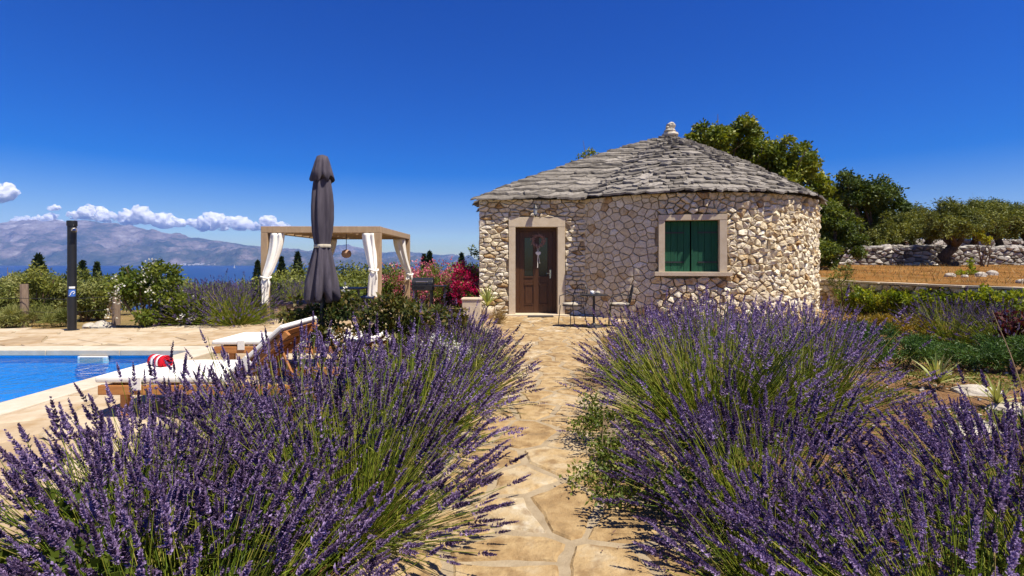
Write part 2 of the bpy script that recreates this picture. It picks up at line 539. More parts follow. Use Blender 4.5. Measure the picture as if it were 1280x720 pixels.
def pieces(name, geos, m, parent, stuff_name, local=False, limit=300, smooth=False, tones=None):
    """geos: (importance, (V, F), tone); the largest become single objects, the rest one stuff part"""
    geos = [g for g in geos if g[1] is not None]
    geos.sort(key=lambda g: -g[0])
    for imp, (V, F), tone in geos[:limit]:
        b = MB(); b.tone = tone; b.add(V, F)
        put(name, b.mesh(name, smooth=smooth), m, parent, local)
    rest = geos[limit:]
    if rest:
        b = MB()
        for imp, (V, F), tone in rest:
            b.tone = tone; b.add(V, F)
        setp(put(stuff_name, b.mesh(stuff_name), m, parent, local), kind='stuff')


# ------------------------------------------------------------------ terrain, sea, far shore
def fbm(x, y, o=5, s=0.0):
    return mnoise.fractal(Vector((x, y, s)), 0.9, 2.0, o)


def sstep(a, b, x):
    t = min(1, max(0, (x - a) / (b - a)))
    return t * t * (3 - 2 * t)


def ground_z(X, Y):
    down = sstep(13, 26, Y) * 0.6 + max(0.0, Y - 20) * 0.075
    left = 1.0 if X < -2 else max(0.0, 1 - (X + 2) / 34.0)       # the land falls only towards the sea on the left
    side = max(0.0, -X - 14) * 0.04
    z = -0.06 - down * (0.25 + 0.75 * left) - side * sstep(8, 20, Y)
    z = max(z, -66.0)
    if Y > 16 or X < -13:
        z += 0.12 * fbm(X * 0.15, Y * 0.15, 4)
    return z


def grid_mesh(name, xs, ys, fz, smooth=True):
    V = [(x, y, fz(x, y)) for y in ys for x in xs]
    n = len(xs)
    F = [(j * n + i, j * n + i + 1, (j + 1) * n + i + 1, (j + 1) * n + i) for j in range(len(ys) - 1) for i in range(n - 1)]
    me = bpy.data.meshes.new(name)
    me.from_pydata(V, [], F)
    if smooth: me.polygons.foreach_set('use_smooth', [True] * len(F))
    return me


POOL = (-13.0, -4.95, 1.2, 8.0)          # x0, x1, y0, y1 of the basin
xs = sorted(set([-3000, -1500, -700, -400, -250, -160, -110, -80, -60] + [x * 0.5 * 2 for x in range(-45, -13)] + [POOL[0], POOL[1]] + [x for x in range(-12, 32)] + [36, 42, 50, 65, 90, 140, 220, 400, 900, 3000]))
ys = sorted(set([-3000, -1000, -300, -100, -40, -20, -10, -5] + [y for y in range(-3, 45)] + [POOL[2], POOL[3]] + [48, 52, 58, 65, 74, 85, 100, 120, 150, 190, 250, 330, 450, 600, 780, 900, 1100]))
me = grid_mesh('ground', xs, ys, ground_z)
bm = bmesh.new(); bm.from_mesh(me)       # the pool basin is cut out of the sheet
kill = [f for f in bm.faces if POOL[0] < f.calc_center_median().x < POOL[1] and POOL[2] < f.calc_center_median().y < POOL[3]]
bmesh.ops.delete(bm, geom=kill, context='FACES')
bm.to_mesh(me); bm.free()
setp(put('ground', me, M['ground']), kind='structure')

# sea
m, nt, N, L, out = nodes_of('sea_water')
b = N.new('ShaderNodeBsdfPrincipled')
b.inputs['Base Color'].default_value = (0.004, 0.028, 0.105, 1)
b.inputs['Roughness'].default_value = 0.32
b.inputs['IOR'].default_value = 1.33
b.inputs['Specular IOR Level'].default_value = 0.35
tc = N.new('ShaderNodeTexCoord')
nz = N.new('ShaderNodeTexNoise'); nz.inputs['Scale'].default_value = 0.06; nz.inputs['Detail'].default_value = 6
L.new(tc.outputs['Object'], nz.inputs['Vector'])
bp = N.new('ShaderNodeBump'); bp.inputs['Strength'].default_value = 0.6; bp.inputs['Distance'].default_value = 1.0
L.new(nz.outputs[0], bp.inputs['Height']); L.new(bp.outputs[0], b.inputs['Normal'])
L.new(b.outputs[0], out.inputs[0])
SEA = -60.0
setp(put('sea', grid_mesh('sea', [-22000, -6000, 0, 6000, 22000], [300, 3000, 8000, 17500], lambda x, y: SEA), m), kind='structure')

# mountains on the far shore
def interp(tab, x):
    return float(np.interp(x, [t[0] for t in tab], [t[1] for t in tab]))


m, nt, N, L, out = nodes_of('mountain_rock')
geo = N.new('ShaderNodeNewGeometry')
sep = N.new('ShaderNodeSeparateXYZ'); L.new(geo.outputs['Position'], sep.inputs[0])
n1 = N.new('ShaderNodeTexNoise'); n1.inputs['Scale'].default_value = 0.0016; n1.inputs['Detail'].default_value = 12; n1.inputs['Roughness'].default_value = 0.72
mpn = N.new('ShaderNodeMapping'); mpn.inputs['Scale'].default_value = (1, 0.7, 1.6)
L.new(geo.outputs['Position'], mpn.inputs[0]); L.new(mpn.outputs[0], n1.inputs['Vector'])
hz = mth(N, L, 'MULTIPLY', mth(N, L, 'SUBTRACT', sep.outputs[2], 150), 1 / 900.0)
fac = mth(N, L, 'ADD', mth(N, L, 'MULTIPLY', hz, 0.35), mth(N, L, 'MULTIPLY', mth(N, L, 'SUBTRACT', n1.outputs[0], 0.5), 2.6))
fac = mth(N, L, 'ADD', fac, 0.27)
rp = ramp(N, [(0.0, (0.035, 0.05, 0.035)), (0.3, (0.075, 0.08, 0.062)), (0.5, (0.16, 0.135, 0.12)), (0.75, (0.25, 0.225, 0.21)), (1.0, (0.40, 0.375, 0.36))])
L.new(fac, rp.inputs[0])
b = N.new('ShaderNodeBsdfPrincipled'); b.inputs['Roughness'].default_value = 1.0; b.inputs['Specular IOR Level'].default_value = 0.0
L.new(rp.outputs[0], b.inputs['Base Color'])
n2 = N.new('ShaderNodeTexNoise'); n2.inputs['Scale'].default_value = 0.004; n2.inputs['Detail'].default_value = 8
L.new(geo.outputs['Position'], n2.inputs['Vector'])
bp = N.new('ShaderNodeBump'); bp.inputs['Strength'].default_value = 1.0; bp.inputs['Distance'].default_value = 160
L.new(n2.outputs[0], bp.inputs['Height']); L.new(bp.outputs[0], b.inputs['Normal'])
L.new(b.outputs[0], out.inputs[0])
M['mountain'] = m


def ridge(name, tab, Y0, Yc, Y1, xa, xb, nx, ny, seed, power=1.25, foot=0.0):
    xs_ = np.linspace(xa, xb, nx); ys_ = np.linspace(Y0, Y1, ny)

    def fz(X, Y):
        px = 640 + X / Yc * 640
        crest = (328 - interp(tab, px)) / 640 * Yc - SEA + EYE
        if Y <= Yc: s = (Y - Y0) / (Yc - Y0)
        else: s = 1 - 0.5 * (Y - Yc) / (Y1 - Yc)
        prof = s ** power if Y <= Yc else s
        rd = 1 - abs(fbm(X * 0.00055, Y * 0.00042, 6, seed))
        rd2 = fbm(X * 0.0018, Y * 0.0013, 5, seed + 3)
        k = math.sin(math.pi * min(1, max(0, s))) if Y <= Yc else 0.3
        z = crest * prof + (rd - 0.75) * 480 * k - abs(rd2) * 190 * (0.15 + k) + 60 * k
        z += foot * math.exp(-((s - 0.22) / 0.14) ** 2) * (0.8 + 0.5 * fbm(X * 0.0005, 2.2, 4, seed))
        return SEA - 6 + max(0.0, z) * sstep(0, 0.03, s) if Y <= Yc else SEA + z
    setp(put(name, grid_mesh(name, list(xs_), list(ys_), fz), M['mountain']), kind='structure')


ridge('mountain_range', [(-700, 290), (-200, 282), (0, 278), (60, 275), (120, 277), (145, 278), (185, 287), (240, 295), (280, 301), (330, 308), (360, 311), (400, 317), (440, 324), (480, 330), (700, 332)],
      9600, 12600, 14500, -17500, -1800, 420, 90, 1.7, 1.15, 190)
ridge('far_mountain_range', [(200, 330), (330, 325), (372, 319), (405, 311), (432, 305), (455, 312), (475, 317), (505, 314), (530, 316), (565, 319), (600, 324), (640, 328), (700, 318), (800, 312), (900, 318), (1100, 330)],
      13000, 15200, 16800, -9000, 9000, 180, 36, 8.1, 1.2, 60)

# white houses of the town on the far shore (specks, told apart by nobody)
b = MB()
rt = random.Random(5)
for i in range(230):
    px = rt.choice([rt.uniform(0, 60), rt.uniform(0, 330), rt.uniform(60, 200), rt.uniform(240, 320)])
    Y = 9680 + abs(rt.gauss(0, 1)) * 160
    X = at(px, Y)
    s = rt.uniform(9, 30); h = rt.uniform(10, 22)
    z0 = SEA + (Y - 9640) * 0.14
    b.box((X - s, Y, z0 - 25), (X + s, Y + 14, z0 + h))
setp(part('far_town', b, plain('town_wall', (0.72, 0.68, 0.62), 0.9), None), kind='stuff')

# haze: the air between the garden and the far shore
m, nt, N, L, out = nodes_of('haze_air')
pv = N.new('ShaderNodeVolumePrincipled')
pv.inputs['Color'].default_value = (0.24, 0.46, 1.0, 1)
pv.inputs['Density'].default_value = 3.6e-5
pv.inputs['Anisotropy'].default_value = 0.0
L.new(pv.outputs[0], out.inputs['Volume'])
b = MB(); b.box((-23000, -3100, -72), (23000, 17600, 1260))
setp(part('haze', b, m, None), kind='stuff')

# clouds beyond the mountains: lumpy bodies of even vapour
m, nt, N, L, out = nodes_of('cloud_vapour')
pv = N.new('ShaderNodeVolumePrincipled')
pv.inputs['Color'].default_value = (0.997, 0.998, 1.0, 1)
tc = N.new('ShaderNodeNewGeometry')
nz = N.new('ShaderNodeTexNoise'); nz.inputs['Scale'].default_value = 0.0042; nz.inputs['Detail'].default_value = 6; nz.inputs['Roughness'].default_value = 0.62
L.new(tc.outputs['Position'], nz.inputs['Vector'])
L.new(mth(N, L, 'MULTIPLY', mth(N, L, 'SUBTRACT', nz.outputs[0], 0.47, True), 0.30), pv.inputs['Density'])
pv.inputs['Anisotropy'].default_value = 0.0
L.new(pv.outputs[0], out.inputs['Volume'])
M['cloud'] = m


def cloud(lumps, seed, label, Yd=23000):
    """lumps: (px, py, rpx_x, rpx_y): one closed lumpy surface"""
    r = random.Random(seed)
    k = Yd / 640.0
    mb = bpy.data.metaballs.new('cloud_blobs')
    mb.resolution = 42; mb.render_resolution = 42; mb.threshold = 0.3
    for px, py, rx, ry in lumps:
        for q in range(14):
            e = mb.elements.new()
            a = r.uniform(0, 6.28); d = r.uniform(0, 0.95)
            ex = px + math.cos(a) * d * rx; ez = py - abs(math.sin(a)) * d * ry * 1.2 + ry * 0.45
            e.co = (at(ex, Yd), Yd + r.uniform(-1, 1) * rx * k * 0.6, EYE + (328 - ez) * k)
            e.radius = ry * k * r.uniform(0.95, 1.55) * (1.15 - 0.35 * d)
            e.stiffness = 2
    tmp = bpy.data.objects.new('cloud_blobs', mb)
    COL.objects.link(tmp)
    dg = bpy.context.evaluated_depsgraph_get()
    me = bpy.data.meshes.new_from_object(tmp.evaluated_get(dg))
    bpy.data.objects.remove(tmp); bpy.data.metaballs.remove(mb)
    n = len(me.vertices)
    co = np.empty(n * 3, np.float32); me.vertices.foreach_get('co', co); co = co.reshape(-1, 3)
    no = np.empty(n * 3, np.float32); me.vertices.foreach_get('normal', no); no = no.reshape(-1, 3)
    for i in range(n):
        p = Vector(co[i]) / 260.0
        bl = (0.35 - abs(mnoise.noise(p * 0.75))) * 170 + (0.3 - abs(mnoise.noise(p * 1.7))) * 100 + (0.3 - abs(mnoise.noise(p * 3.6))) * 60
        d = bl + mnoise.fractal(p * 0.35, 1, 2, 2) * 70
        co[i] += no[i] * d * (1 if no[i][2] > -0.2 else 0.25)
    me.vertices.foreach_set('co', co.ravel())
    me.materials.clear()
    me.update()
    o = put('cloud', me, M['cloud'])
    setp(o, label, 'cloud', 'white clouds above the far mountains')


cloud([(-6, 240, 16, 9), (6, 238, 9, 7)], 1, 'white cloud cut by the left edge, highest of the clouds')
cloud([(68, 260, 6, 2.6)], 2, 'tiny wisp of cloud above the black shower column')
cloud([(30, 276, 14, 4.5), (52, 274, 16, 5.5), (70, 277, 8, 3.5)], 3, 'low flat cloud lying on the mountain crest left of the shower column')
cloud([(92, 268, 13, 4.0), (114, 266, 13, 7.0), (132, 271, 10, 5)], 4, 'puffy cloud just right of the top of the shower column')
cloud([(162, 272, 12, 6.5), (178, 270, 11, 8), (205, 275, 15, 7), (222, 279, 8, 4)], 5, 'wide cloud with two humps above the middle of the mountain ridge')
cloud([(250, 281, 14, 6), (270, 276, 16, 8), (298, 280, 14, 6.5), (318, 282, 10, 5)], 6, 'largest white cloud low above the ridge, left of the pergola')
cloud([(338, 277, 10, 6), (352, 281, 9, 4)], 7, 'white cloud behind the left corner of the pergola roof')

# sailboat on the sea
Y = 5200.0
t = thing('sailboat', 'tiny white sailboat on the blue sea left of the pergola', 'sailboat', (at(293, Y), Y, SEA))
b = MB(); b.add([(-9, 0, 2.2), (9, 0, 2.5), (7, 2.5, 2.2), (-8, 2.5, 2.2), (7, -2.5, 2.2), (-8, -2.5, 2.2), (6, 0, -0.5), (-7, 0, -0.5)],
      [(1, 2, 6), (2, 3, 7, 6), (3, 0, 7), (0, 5, 7), (5, 4, 6, 7), (4, 1, 6), (0, 3, 2, 1), (0, 1, 4, 5)])
part('hull', b, M['white_plastic'], t)
part('mast', MB().tube([(1, 0, 2), (1, 0, 40)], 0.4, 6), M['white_plastic'], t)
b = MB(); b.add([(0.4, 0.1, 5), (-11, 1.2, 5), (0.6, 0.1, 38), (0.4, -0.1, 5), (-11, 1.0, 5), (0.6, -0.1, 38)], [(0, 1, 2), (5, 4, 3), (0, 3, 4, 1), (1, 4, 5, 2), (2, 5, 3, 0)])
part('sail', b, M['white_fabric'], t)
b = MB(); b.add([(9, 0, 3), (1.6, 0.8, 4), (1.6, 0, 30), (9, .1, 3), (1.6, 0.9, 4), (1.6, 0.1, 30)], [(2, 1, 0), (3, 4, 5), (0, 1, 4, 3), (1, 2, 5, 4), (2, 0, 3, 5)])
part('foresail', b, M['white_fabric'], t)

# ------------------------------------------------------------------ path, patio and pool deck of flagstones
def path_c(Y): return 0.10 + (Y - 2.3) * 0.077


def flat(u, v, d): return (u, v, d)


geos = []
rp_ = random.Random(21)
box = (-1.6, 0.6, 3.9, 13.3)
pts = jitter_grid(box, 0.44, 0.36, 0.46, 3)
for poly in voronoi(pts, box):
    if len(poly) < 3: continue
    A, c = area_c(poly)
    hw = 0.82 if c[1] < 9.8 else 0.82 + (c[1] - 9.8) * 0.55
    if not (path_c(c[1]) - hw < c[0] < path_c(c[1]) + hw * (1.0 if c[1] < 9.8 else 1.25)): continue
    g = piece_geo(poly, flat, 0.026, 0.022, 0.020, 0.004, rp_, 0.12, back=-0.03, sub=0.07)
    tone = min(1, max(0, rp_.gauss(0.45, 0.26)))
    if rp_.random() < 0.06: tone = 1.0
    geos.append((A / max(1, c[1]) ** 3, g, tone))
b = MB()
pl = [(-0.85 + 0, 0.3), (path_c(0.3) + 0.95, 0.3), (path_c(9.6) + 0.95, 9.6), (path_c(11) + 2.0, 11), (3.75, 13.32), (-1.35, 13.32), (path_c(11) - 1.6, 11), (path_c(9.6) - 0.95, 9.6)]
b.prism(pl, -0.10, 0.012)
path = setp(part('path', b, M['path_mortar'], None), kind='structure')
pieces('flagstone', geos, M['path_stone'], path, 'small_flagstones')
# fallen blossom and dry bits on the path
_g = np.random.default_rng(44)
_n = 520
_y = _g.uniform(1.6, 11.5, _n); _s = _g.choice([-1, 1], _n)
_x = 0.10 + (_y - 2.3) * 0.077 + _s * np.abs(0.72 - np.abs(_g.normal(0, 0.22, _n)))
_d = _g.normal(0, 1, (_n, 3)); _d[:, 2] *= 0.15
_P = np.stack([_x, _y, np.full(_n, 0.034)], 1)
_w = np.cross(_d, [0, 0, 1.0]); _w /= np.maximum(1e-6, np.linalg.norm(_w, axis=1, keepdims=True)); _d /= np.linalg.norm(_d, axis=1, keepdims=True)
_l = _g.uniform(0.008, 0.030, _n)[:, None]
_V = np.stack([_P, _P + _d * _l * 0.5 + _w * 0.004 + (0, 0, .004), _P + _d * _l, _P + _d * _l * 0.5 - _w * 0.004 + (0, 0, .004)], 1).reshape(-1, 3)
setp(put('fallen_blossom', np_mesh('fallen_blossom', _V, [np.arange(_n)[:, None] * 4 + np.arange(4)[None]], np.repeat(_g.random(_n), 4)), M['twig']), kind='stuff')

geos = []
dbox = (-16.0, 2.0, -1.7, 17.2)
pts = jitter_grid(dbox, 0.78, 0.66, 0.40, 9)
cop = (POOL[0] - 0.36, POOL[1] + 0.36, POOL[2] - 0.36, POOL[3] + 0.36)


def deck_back(X):                         # far border of the paving
    return interp([(-16, 11.0), (-9.2, 10.6), (-7.4, 10.9), (-6.6, 12.4), (-6.2, 16.6), (-2.6, 16.6), (-2.2, 11.5), (-1.7, 9.5)], X)


for poly in voronoi(pts, dbox):
    if len(poly) < 3: continue
    A, c = area_c(poly)
    if c[1] > deck_back(c[0]): continue
    if c[0] > -2.35 + 0.3 * math.sin(c[1]): continue
    s = (cop[1] - 0.0) - c[0]; s2 = cop[3] - c[1]
    if s > 0 and s2 > 0:
        continue
    if s2 > 0 and c[0] < cop[1] + 0.6: poly = clip_half(poly, (cop[1] + 0.006, 0), (-1, 0))
    if s > 0 and c[1] < cop[3] + 0.6: poly = clip_half(poly, (0, cop[3] + 0.006), (0, -1))
    if len(poly) < 3: continue
    g = piece_geo(poly, flat, 0.016, 0.030, 0.014, 0.003, rp_, 0.05, back=-0.03, sub=0.2)
    geos.append((A / max(2, c[1]) ** 3, g, min(1, max(0, rp_.gauss(0.5, 0.22)))))
b = MB()
b.prism([(cop[1] + 0.003, 1.5), (-2.2, 1.5), (-1.9, 9.5), (-2.35, 11.6), (-2.7, 16.7), (-6.3, 16.7), (-6.7, 12.4), (-7.4, 10.95), (-9.2, 10.65), (-16, 11.05), (-16, cop[3] + 0.003), (cop[1] + 0.003, cop[3] + 0.003)], -0.10, 0.014)
deck = setp(part('pool_deck', b, M['path_mortar'], None), kind='structure')
pieces('flagstone', geos, M['deck_stone'], deck, 'small_flagstones')

# swimming pool
x0, x1, y0, y1 = POOL
t = thing('swimming_pool', 'blue tiled swimming pool with pale stone coping', 'pool', (-9, 4.6, 0))
m, nt, N, L, out = nodes_of('pool_tile')
tc = N.new('ShaderNodeTexCoord')
br = N.new('ShaderNodeTexBrick')
br.offset = 0.0
br.inputs['Scale'].default_value = 20.0
br.inputs['Mortar Size'].default_value = 0.03
br.inputs['Brick Width'].default_value = 0.5
br.inputs['Row Height'].default_value = 0.5
br.inputs['Color1'].default_value = (0.05, 0.42, 0.84, 1)
br.inputs['Color2'].default_value = (0.08, 0.50, 0.90, 1)
br.inputs['Mortar'].default_value = (0.20, 0.56, 0.88, 1)
sp_ = N.new('ShaderNodeSeparateXYZ'); cb = N.new('ShaderNodeCombineXYZ')
L.new(tc.outputs['Object'], sp_.inputs[0])
L.new(mth(N, L, 'ADD', sp_.outputs[0], sp_.outputs[1]), cb.inputs[0]); L.new(mth(N, L, 'ADD', sp_.outputs[2], mth(N, L, 'MULTIPLY', sp_.outputs[1], 0.37)), cb.inputs[1])
L.new(cb.outputs[0], br.inputs['Vector'])
b = N.new('ShaderNodeBsdfPrincipled'); b.inputs['Roughness'].default_value = 0.3
L.new(br.outputs[0], b.inputs['Base Color']); L.new(b.outputs[0], out.inputs[0])
D = -1.35
b = MB()
b.add([(x0, y0, D), (x1, y0, D), (x1, y1, D), (x0, y1, D), (x0, y0, -0.05), (x1, y0, -0.05), (x1, y1, -0.05), (x0, y1, -0.05)],
      [(0, 1, 2, 3), (5, 1, 0, 4), (6, 2, 1, 5), (7, 3, 2, 6), (4, 0, 3, 7)])
basin = part('basin', b, m, t, local=False)
m, nt, N, L, out = nodes_of('pool_water')
tr = N.new('ShaderNodeBsdfTransparent'); tr.inputs[0].default_value = (0.55, 0.86, 1.0, 1)
gl = N.new('ShaderNodeBsdfGlossy'); gl.inputs['Roughness'].default_value = 0.03
fr = N.new('ShaderNodeFresnel'); fr.inputs[0].default_value = 1.33
tc = N.new('ShaderNodeTexCoord')
nz = N.new('ShaderNodeTexNoise'); nz.inputs['Scale'].default_value = 5.0; nz.inputs['Detail'].default_value = 4; nz.inputs['Distortion'].default_value = 0.6
L.new(tc.outputs['Object'], nz.inputs['Vector'])
bp = N.new('ShaderNodeBump'); bp.inputs['Strength'].default_value = 0.6; bp.inputs['Distance'].default_value = 0.06
L.new(nz.outputs[0], bp.inputs['Height'])
L.new(bp.outputs[0], fr.inputs['Normal']); L.new(bp.outputs[0], gl.inputs['Normal'])
ms = N.new('ShaderNodeMixShader')
L.new(fr.outputs[0], ms.inputs[0]); L.new(tr.outputs[0], ms.inputs[1]); L.new(gl.outputs[0], ms.inputs[2])
L.new(ms.outputs[0], out.inputs[0])
me = grid_mesh('pool_water', [x0 + 0.003, x1 - 0.003], [y0 + 0.003, y1 - 0.003], lambda x, y: -0.075)
put('water', me, m, t)
cp = []
n = 7
for i in range(n):                       # far side
    a = x0 + (x1 - x0) * i / n; c = x0 + (x1 - x0) * (i + 1) / n
    cp.append((a + 0.003, y1 - 0.04, c - 0.003, y1 + 0.36))
cp.append((x1 - 0.04 + 0.003 + 0.04 - 0.04, y1 - 0.037, x1 + 0.36, y1 + 0.36))
n = 6
for i in range(n):                       # right side
    a = y0 + (y1 - 0.045 - y0) * i / n; c = y0 + (y1 - 0.045 - y0) * (i + 1) / n
    cp.append((x1 - 0.04, a + 0.003, x1 + 0.36, c - 0.003))
for i, (a0, b0, a1, b1) in enumerate(cp):
    if i == 6: a1 = x1 - 0.043
    part('coping_stone', MB().box((a0, b0, -0.055), (a1, b1, 0.036)), M['coping'], t, local=False, bevel=0.012)
sk = part('skimmer', MB().box((at(100, 7.98), 7.93, -0.17), (at(136, 7.98), 7.99, -0.058)), M['white_plastic'], t, local=False, bevel=0.008)
part('skimmer_mouth', MB().box((at(104, 7.98), 7.915, -0.15), (at(132, 7.98), 7.928, -0.066)), plain('skimmer_grey', (0.32, 0.36, 0.38), 0.5), sk, local=False)
# ------------------------------------------------------------------ the round stone house
HC = Vector((4.89, 15.83)); HR = 3.88
FX0, FY = -0.84, 13.35                   # flat entrance wall: left corner, plane
EAVE, APEX = 3.06, 5.30
house = thing('stone_house', 'round dry-stone house with conical stone slab roof and brown door', 'house', (HC.x, HC.y, 0))
rh = random.Random(4)
FX1 = HC.x - math.sqrt(HR ** 2 - (HC.y - FY) ** 2)
DO = (-0.083, 1.377, 0.0, 2.575)         # door surround outer: x0, x1, z0, z1
wx, wy = 4.22, 0
WA = math.atan2(12.0 - HC.y, 4.225 - HC.x)      # angle of the window on the drum
WN = Vector((math.cos(WA), math.sin(WA), 0)); WT = Vector((-WN.y, WN.x, 0))   # out, right
WC = Vector((HC.x, HC.y, 0)) + WN * HR
WW, WZ0, WZ1 = 0.765, 1.08, 2.52          # half width and heights of the window surround

# wall core (mortar seen in the joints), with openings
wb = MB()
def quadrow(us, zs, f, skip):
    for i in range(len(us) - 1):
        for j in range(len(zs) - 1):
            um, zm = (us[i] + us[i + 1]) / 2, (zs[j] + zs[j + 1]) / 2
            if skip(um, zm): continue
            wb.add([f(us[i], zs[j]), f(us[i + 1], zs[j]), f(us[i + 1], zs[j + 1]), f(us[i], zs[j + 1])], [(0, 1, 2, 3)])


quadrow([FX0, DO[0], DO[1], FX1 + 0.05], [-0.1, DO[3], EAVE + 0.05], lambda u, z: (u, FY, z), lambda u, z: DO[0] < u < DO[1] and z < DO[3])
wa_h = math.asin(WW / HR)
a_start = math.atan2(FY - HC.y, FX1 - HC.x) % (2 * math.pi) - 0.02
angs = list(np.linspace(a_start, WA % (2 * math.pi) - wa_h, 16)) + [(WA % (2 * math.pi)) + wa_h] + list(np.linspace(WA % (2 * math.pi) + wa_h, a_start + 2 * math.pi - 0.9, 50))[1:]
quadrow(angs, [-0.1, WZ0, WZ1, EAVE + 0.05], lambda a, z: (HC.x + HR * math.cos(a), HC.y + HR * math.sin(a), z),
        lambda a, z: abs(a - WA % (2 * math.pi)) < wa_h and WZ0 < z < WZ1)
wb.add([(FX0, FY, -0.1), (FX0, FY + 4.6, -0.1), (FX0, FY + 4.6, EAVE + .05), (FX0, FY, EAVE + .05)], [(3, 2, 1, 0)])
wb.add([(FX0, FY + 4.6, -0.1), (2.2, FY + 4.6, -0.1), (2.2, FY + 4.6, EAVE + .05), (FX0, FY + 4.6, EAVE + .05)], [(3, 2, 1, 0)])
wall = part('wall', wb, M['wall_mortar'], house, local=False)


def open_clip(poly, seed, rect):
    """cut a cell back to the outside of an opening"""
    x0, x1, z0, z1 = rect
    if all(p[0] < x0 for p in poly) or all(p[0] > x1 for p in poly) or all(p[1] > z1 for p in poly) or all(p[1] < z0 for p in poly): return poly
    c = [(x0 - seed[0], ((x0, 0), (1, 0))), (seed[0] - x1, ((x1, 0), (-1, 0))), (seed[1] - z1, ((0, z1), (0, -1))), (z0 - seed[1], ((0, z0), (0, 1)))]
    d, (p, n) = max(c, key=lambda q: q[0])
    if d <= 0: return []
    return clip_half(poly, p, n)


geos = []
# entrance wall: flattish courses
box = (FX0 - 0.02, -0.05, FX1 + 0.03, EAVE - 0.02)
sx = 0.50                                # stones longer than high
pts = jitter_grid((box[0] * sx, box[1], box[2] * sx, box[3]), 0.24 * sx, 0.112, 0.38, 12)
for q, poly in zip(pts, voronoi(pts, (box[0] * sx, box[1], box[2] * sx, box[3]))):
    poly = [(u / sx, v) for u, v in poly]; q = (q[0] / sx, q[1])
    if len(poly) < 3: continue
    poly = open_clip(poly, q, DO)
    if len(poly) < 3: continue
    A, c = area_c(poly)
    g = piece_geo(poly, lambda u, v, d: (u, FY - d, v), 0.0055, rh.uniform(0.035, 0.065), 0.020, 0.014, rh, 0.40, sub=0.11)
    tn = rh.gauss(0.62, 0.15)
    if rh.random() < 0.07: tn = rh.uniform(0.05, 0.2)
    geos.append((A * 2, g, tn))
# left return wall (round the corner)
box = (FY + 0.02, -0.05, FY + 2.2, EAVE - 0.02)
pts = jitter_grid((box[0] * sx, box[1], box[2] * sx, box[3]), 0.30 * sx, 0.14, 0.36, 13)
for q, poly in zip(pts, voronoi(pts, (box[0] * sx, box[1], box[2] * sx, box[3]))):
    poly = [(u / sx, v) for u, v in poly]
    A, c = area_c(poly)
    g = piece_geo(poly, lambda u, v, d: (FX0 - d + 0.02, u, v), 0.012, 0.04, 0.022, 0.010, rh, 0.3)
    geos.append((A * 0.1, g, rh.gauss(0.6, 0.17)))
# the drum: rubble of many-sided stones
u_lo = a_start * HR; u_hi = (a_start + 3.6) * HR
box = (u_lo, -0.05, u_hi, EAVE - 0.02)
cand = []
rr = random.Random(77)
tries = 0
while tries < 16000:                     # uneven packing: small and large stones
    tries += 1
    u, v = rr.uniform(box[0], box[2]), rr.uniform(box[1], box[3])
    s = rr.choice([0.10, 0.14, 0.17, 0.20, 0.21]) * (1.10 if u < u_lo + 1.9 else 0.97)
    if all((u - a) ** 2 + ((v - b_) * 1.25) ** 2 > ((s + s2) / 2) ** 2 for a, b_, s2 in cand): cand.append((u, v, s))
pts = [(u, v * 1.25) for u, v, s in cand]
wrect = (WA % (2 * math.pi) * HR - WW, WA % (2 * math.pi) * HR + WW, WZ0, WZ1)
for q, poly in zip(pts, voronoi(pts, (box[0], box[1] * 1.25, box[2], box[3] * 1.25), 26)):
    poly = [(u, v / 1.25) for u, v in poly]; q = (q[0], q[1] / 1.25)
    if len(poly) < 3: continue
    poly = open_clip(poly, q, wrect)
    if len(poly) < 3: continue
    A, c = area_c(poly)
    smoothside = c[0] < u_lo + 2.0
    dep = rh.uniform(0.03, 0.045) if smoothside else rh.uniform(0.035, 0.075)
    g = piece_geo(poly, lambda u, v, d: (HC.x + (HR + d) * math.cos(u / HR), HC.y + (HR + d) * math.sin(u / HR), v),
                  0.0050, dep, 0.011 if smoothside else 0.022, 0.006 if smoothside else 0.022, rh, 0.15 if smoothside else 0.7, sub=0.10)
    face = -math.sin(c[0] / HR)
    tn = rh.gauss(0.60, 0.16)
    if rh.random() < 0.08: tn = rh.uniform(0.05, 0.25)
    geos.append((A * (1.6 if face > 0.3 else 0.05) * (0.5 if c[1] < 0.45 else 1), g, tn))
pieces('stone', geos, M['wall_stone'], wall, 'small_stones', limit=300)

# roof: ruled from the apex to an eave line that follows drum and entrance
OV = 0.13
def eave_r(a):
    dx, dy = math.cos(a), math.sin(a)
    r = HR + OV
    if dx < -1e-6:
        rx = (HC.x - (FX0 - 0.03)) / -dx
        ry = 1e9
        if dy < -1e-6: ry = (HC.y - (FY - OV)) / -dy
        if dy > 1e-6: ry = ((FY + 4.6 + OV) - HC.y) / dy
        r = max(r, min(rx, ry))
    return r


def roofp(a, t, off):
    """t: 0 at the eave .. 1 at the apex"""
    r = eave_r(a) * (1 - t)
    z = EAVE + (APEX - EAVE) * (t + 0.045 * math.sin(math.pi * t))
    er = eave_r(a)
    sl = math.atan2(APEX - EAVE, er)
    return (HC.x + (r + off * math.sin(sl)) * math.cos(a), HC.y + (r + off * math.sin(sl)) * math.sin(a), z + off * math.cos(sl))


